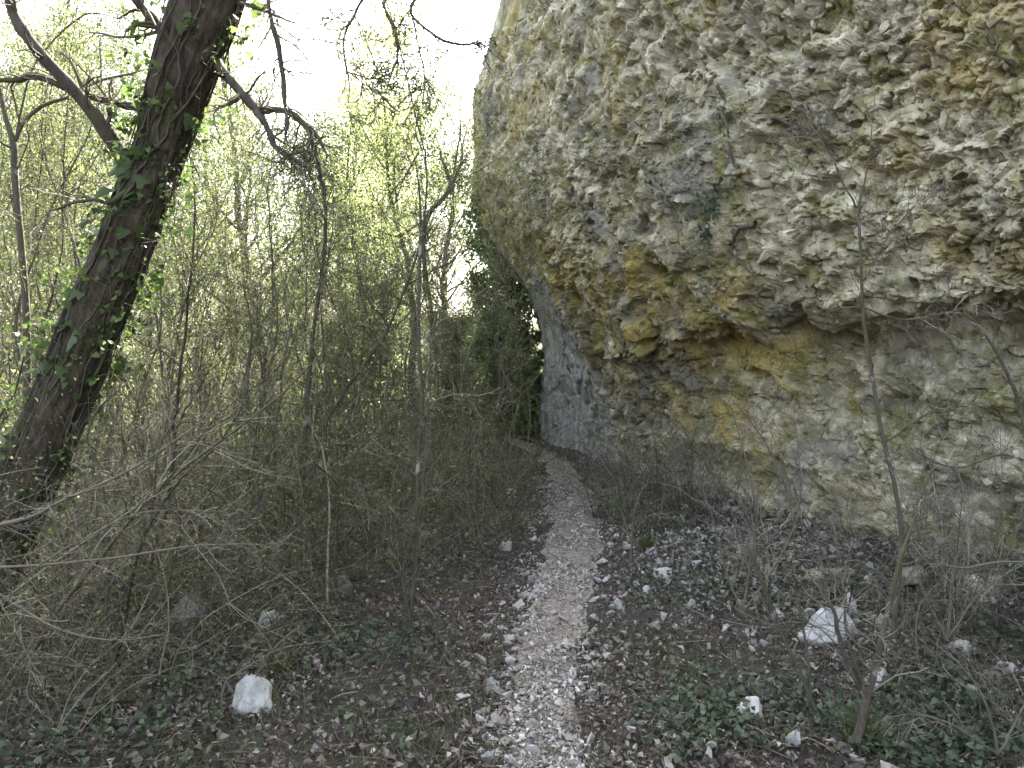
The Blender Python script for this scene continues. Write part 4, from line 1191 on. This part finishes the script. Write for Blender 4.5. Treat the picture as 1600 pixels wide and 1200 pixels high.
# ------------------------------------------------------------------ small plants on the cliff, grass tufts
def on_cliff(px, py):
    """the cliff surface point seen at a direction from the eye"""
    v = np.array([(px - 800) / FPX, 1, (HZ - py) / FPX]); v /= np.linalg.norm(v)
    q = CP - np.array([0, 0, CAM_Z]); t = q @ v
    d = np.linalg.norm(q - t[:, None] * v, axis=1)
    k = np.where(d < .03)[0]
    i = k[np.argmin(t[k])] if len(k) else np.argmin(d)
    return CP[i], CN[i]
def cliff_line(pxs, w, lift=.04):
    out = []
    for (a, b) in pxs:
        p, n_ = on_cliff(a, b); out.append(p + n_ * lift)
    return np.array(out), w
def cliff_plant(name, pxs, wpx, label, cat, seed, leaves=0, mat='limb', tl=.2, nb=6, twigmat='twig'):
    r = np.random.default_rng(seed + 3000)
    P, _ = cliff_line(pxs, 0)
    root = empty(name, P[0])
    S = smooth_path(P, 16) + r.normal(0, .012, (16, 3)); w = .7 * wpx * S[:, 1].mean() / FPX / 2 * np.linspace(1, .3, 16) * r.uniform(.75, 1.25, 16)
    mb = MB(); tubes(mb, rel(S, root)[None], w[None], 7); mb.build('stem', M[mat], root)
    b1, r1 = grow(S[None], w[None], nb, .2, 1, tl, 6, .8, 0, .25, .5, r, .4)
    b2, r2 = grow(b1, r1, 3, .2, 1, tl * .4, 4, .8, 0, .25, .6, r, .5)
    mb = MB(); tubes(mb, rel(b1, root), np.maximum(r1, .0015), 4); tubes(mb, rel(b2, root), np.maximum(r2, .0013), 3); mb.build('twigs', M[twigmat], root, kind='stuff')
    if leaves:
        C = np.concatenate([b2.reshape(-1, 3), b1.reshape(-1, 3)]); C = C[r.integers(0, len(C), leaves)] + r.normal(0, .04, (leaves, 3)) + np.array([-.03, -.05, 0])
        mb = MB(); ivy_leaves(mb, rel(C, root), norm(r.normal(0, .6, (leaves, 3)) + np.array([-.5, -1, .4])), np.full(leaves, .045), r); mb.build('foliage', M['ground_ivy'], root, kind='stuff')
    return tag(root, label, cat)
cliff_plant('cliff_root', [(1180, 350), (1150, 368), (1142, 392), (1160, 412), (1188, 434)], 12, 'gnarled grey root curling out of a hollow in the cliff', 'root', 1, 0, 'limb', .15, 3)
cliff_plant('cliff_ivy', [(1118, 290), (1112, 320), (1106, 360), (1110, 395)], 6, 'ivy sprig hanging on the cliff left of the gnarled root', 'ivy', 2, 90, 'limb', .18, 8)
cliff_plant('cliff_vine', [(1128, 130), (1140, 190), (1148, 250), (1152, 300)], 9, 'dry vine stem climbing the cliff above the gnarled root', 'vine', 3, 40, 'limb', .25, 9)
cliff_plant('cliff_twig', [(1020, 280), (1040, 310), (1056, 340)], 10, 'pale dead stub stuck to the cliff left of the ivy sprig', 'twig', 4, 0, 'pale_twig', .12, 3)
cliff_plant('cliff_branch', [(1210, 180), (1250, 200), (1275, 215)], 9, 'dark gnarled twig on the cliff beside the sapling top', 'branch', 5, 0, 'limb', .2, 6)
cliff_plant('cliff_branch', [(1590, 110), (1560, 70), (1545, 40)], 8, 'dark twig crossing the cliff near the top right corner', 'branch', 6, 0, 'limb', .25, 6)

hi = empty('hanging_ivy', W(752, 325, 15.4))
S = smooth_path(np.array([W(752, 325, 15.4), W(770, 370, 15.7), W(792, 430, 16.0), (W(808, 510, 16.3)), W(818, 600, 16.4), W(826, 675, 16.5)]), 24)
r = np.random.default_rng(86)
S3 = np.stack([S + r.normal(0, .09, (1, 3)) + r.normal(0, .03, S.shape) for _ in range(5)])
mb = MB(); tubes(mb, rel(S3, hi), np.full((5, 24), .012), 5); mb.build('stems', M['limb'], hi, kind='stuff')
C = S[r.integers(0, 24, 2600)] + r.normal(0, 1, (2600, 3)) * np.array([.17, .22, .2])
mb = MB(); ivy_leaves(mb, rel(C, hi), norm(r.normal(0, .6, (2600, 3)) + np.array([-.6, -.8, .4])), np.full(2600, .10), r); mb.build('foliage', M['evergreen'], hi, kind='stuff')
tag(hi, 'dark ivy hanging down the far edge of the cliff above the path bend', 'ivy')
def grass_tuft(px, py, n, h, label, seed):
    g = G(px, py); r = np.random.default_rng(seed + 4000)
    a = r.uniform(0, 6.28, n); lean = r.uniform(.1, .9, n)
    d = norm(np.stack([np.cos(a) * lean, np.sin(a) * lean, np.ones(n)], 1))
    L = h * r.uniform(.5, 1.1, n)
    t = np.linspace(0, 1, 5)
    P = r.normal(0, .03, (n, 1, 3)) * np.array([1, 1, 0]) + d[:, None] * L[:, None, None] * t[None, :, None]
    P[..., 2] -= (t ** 2)[None] * (L * lean * .45)[:, None]
    mb = MB(); tubes(mb, P, np.full((n, 1), .0022) * (1 - .8 * t)[None], 3)
    o = mb.build('grass_tuft', M['grass']); o.location = g
    return tag(o, label, 'grass')
grass_tuft(436, 1050, 90, .22, 'green grass tuft just behind the bright white rock', 1)
grass_tuft(1345, 1165, 110, .26, 'grass tuft at the base of the forked shrub', 2)
grass_tuft(1010, 860, 90, .3, 'grass tuft on the right verge beside the arching shrub', 3)
grass_tuft(560, 905, 70, .22, 'grass tuft left of the tall mossy sapling', 4)
grass_tuft(840, 690 + 25, 60, .35, 'green tuft where the path turns out of sight', 5)
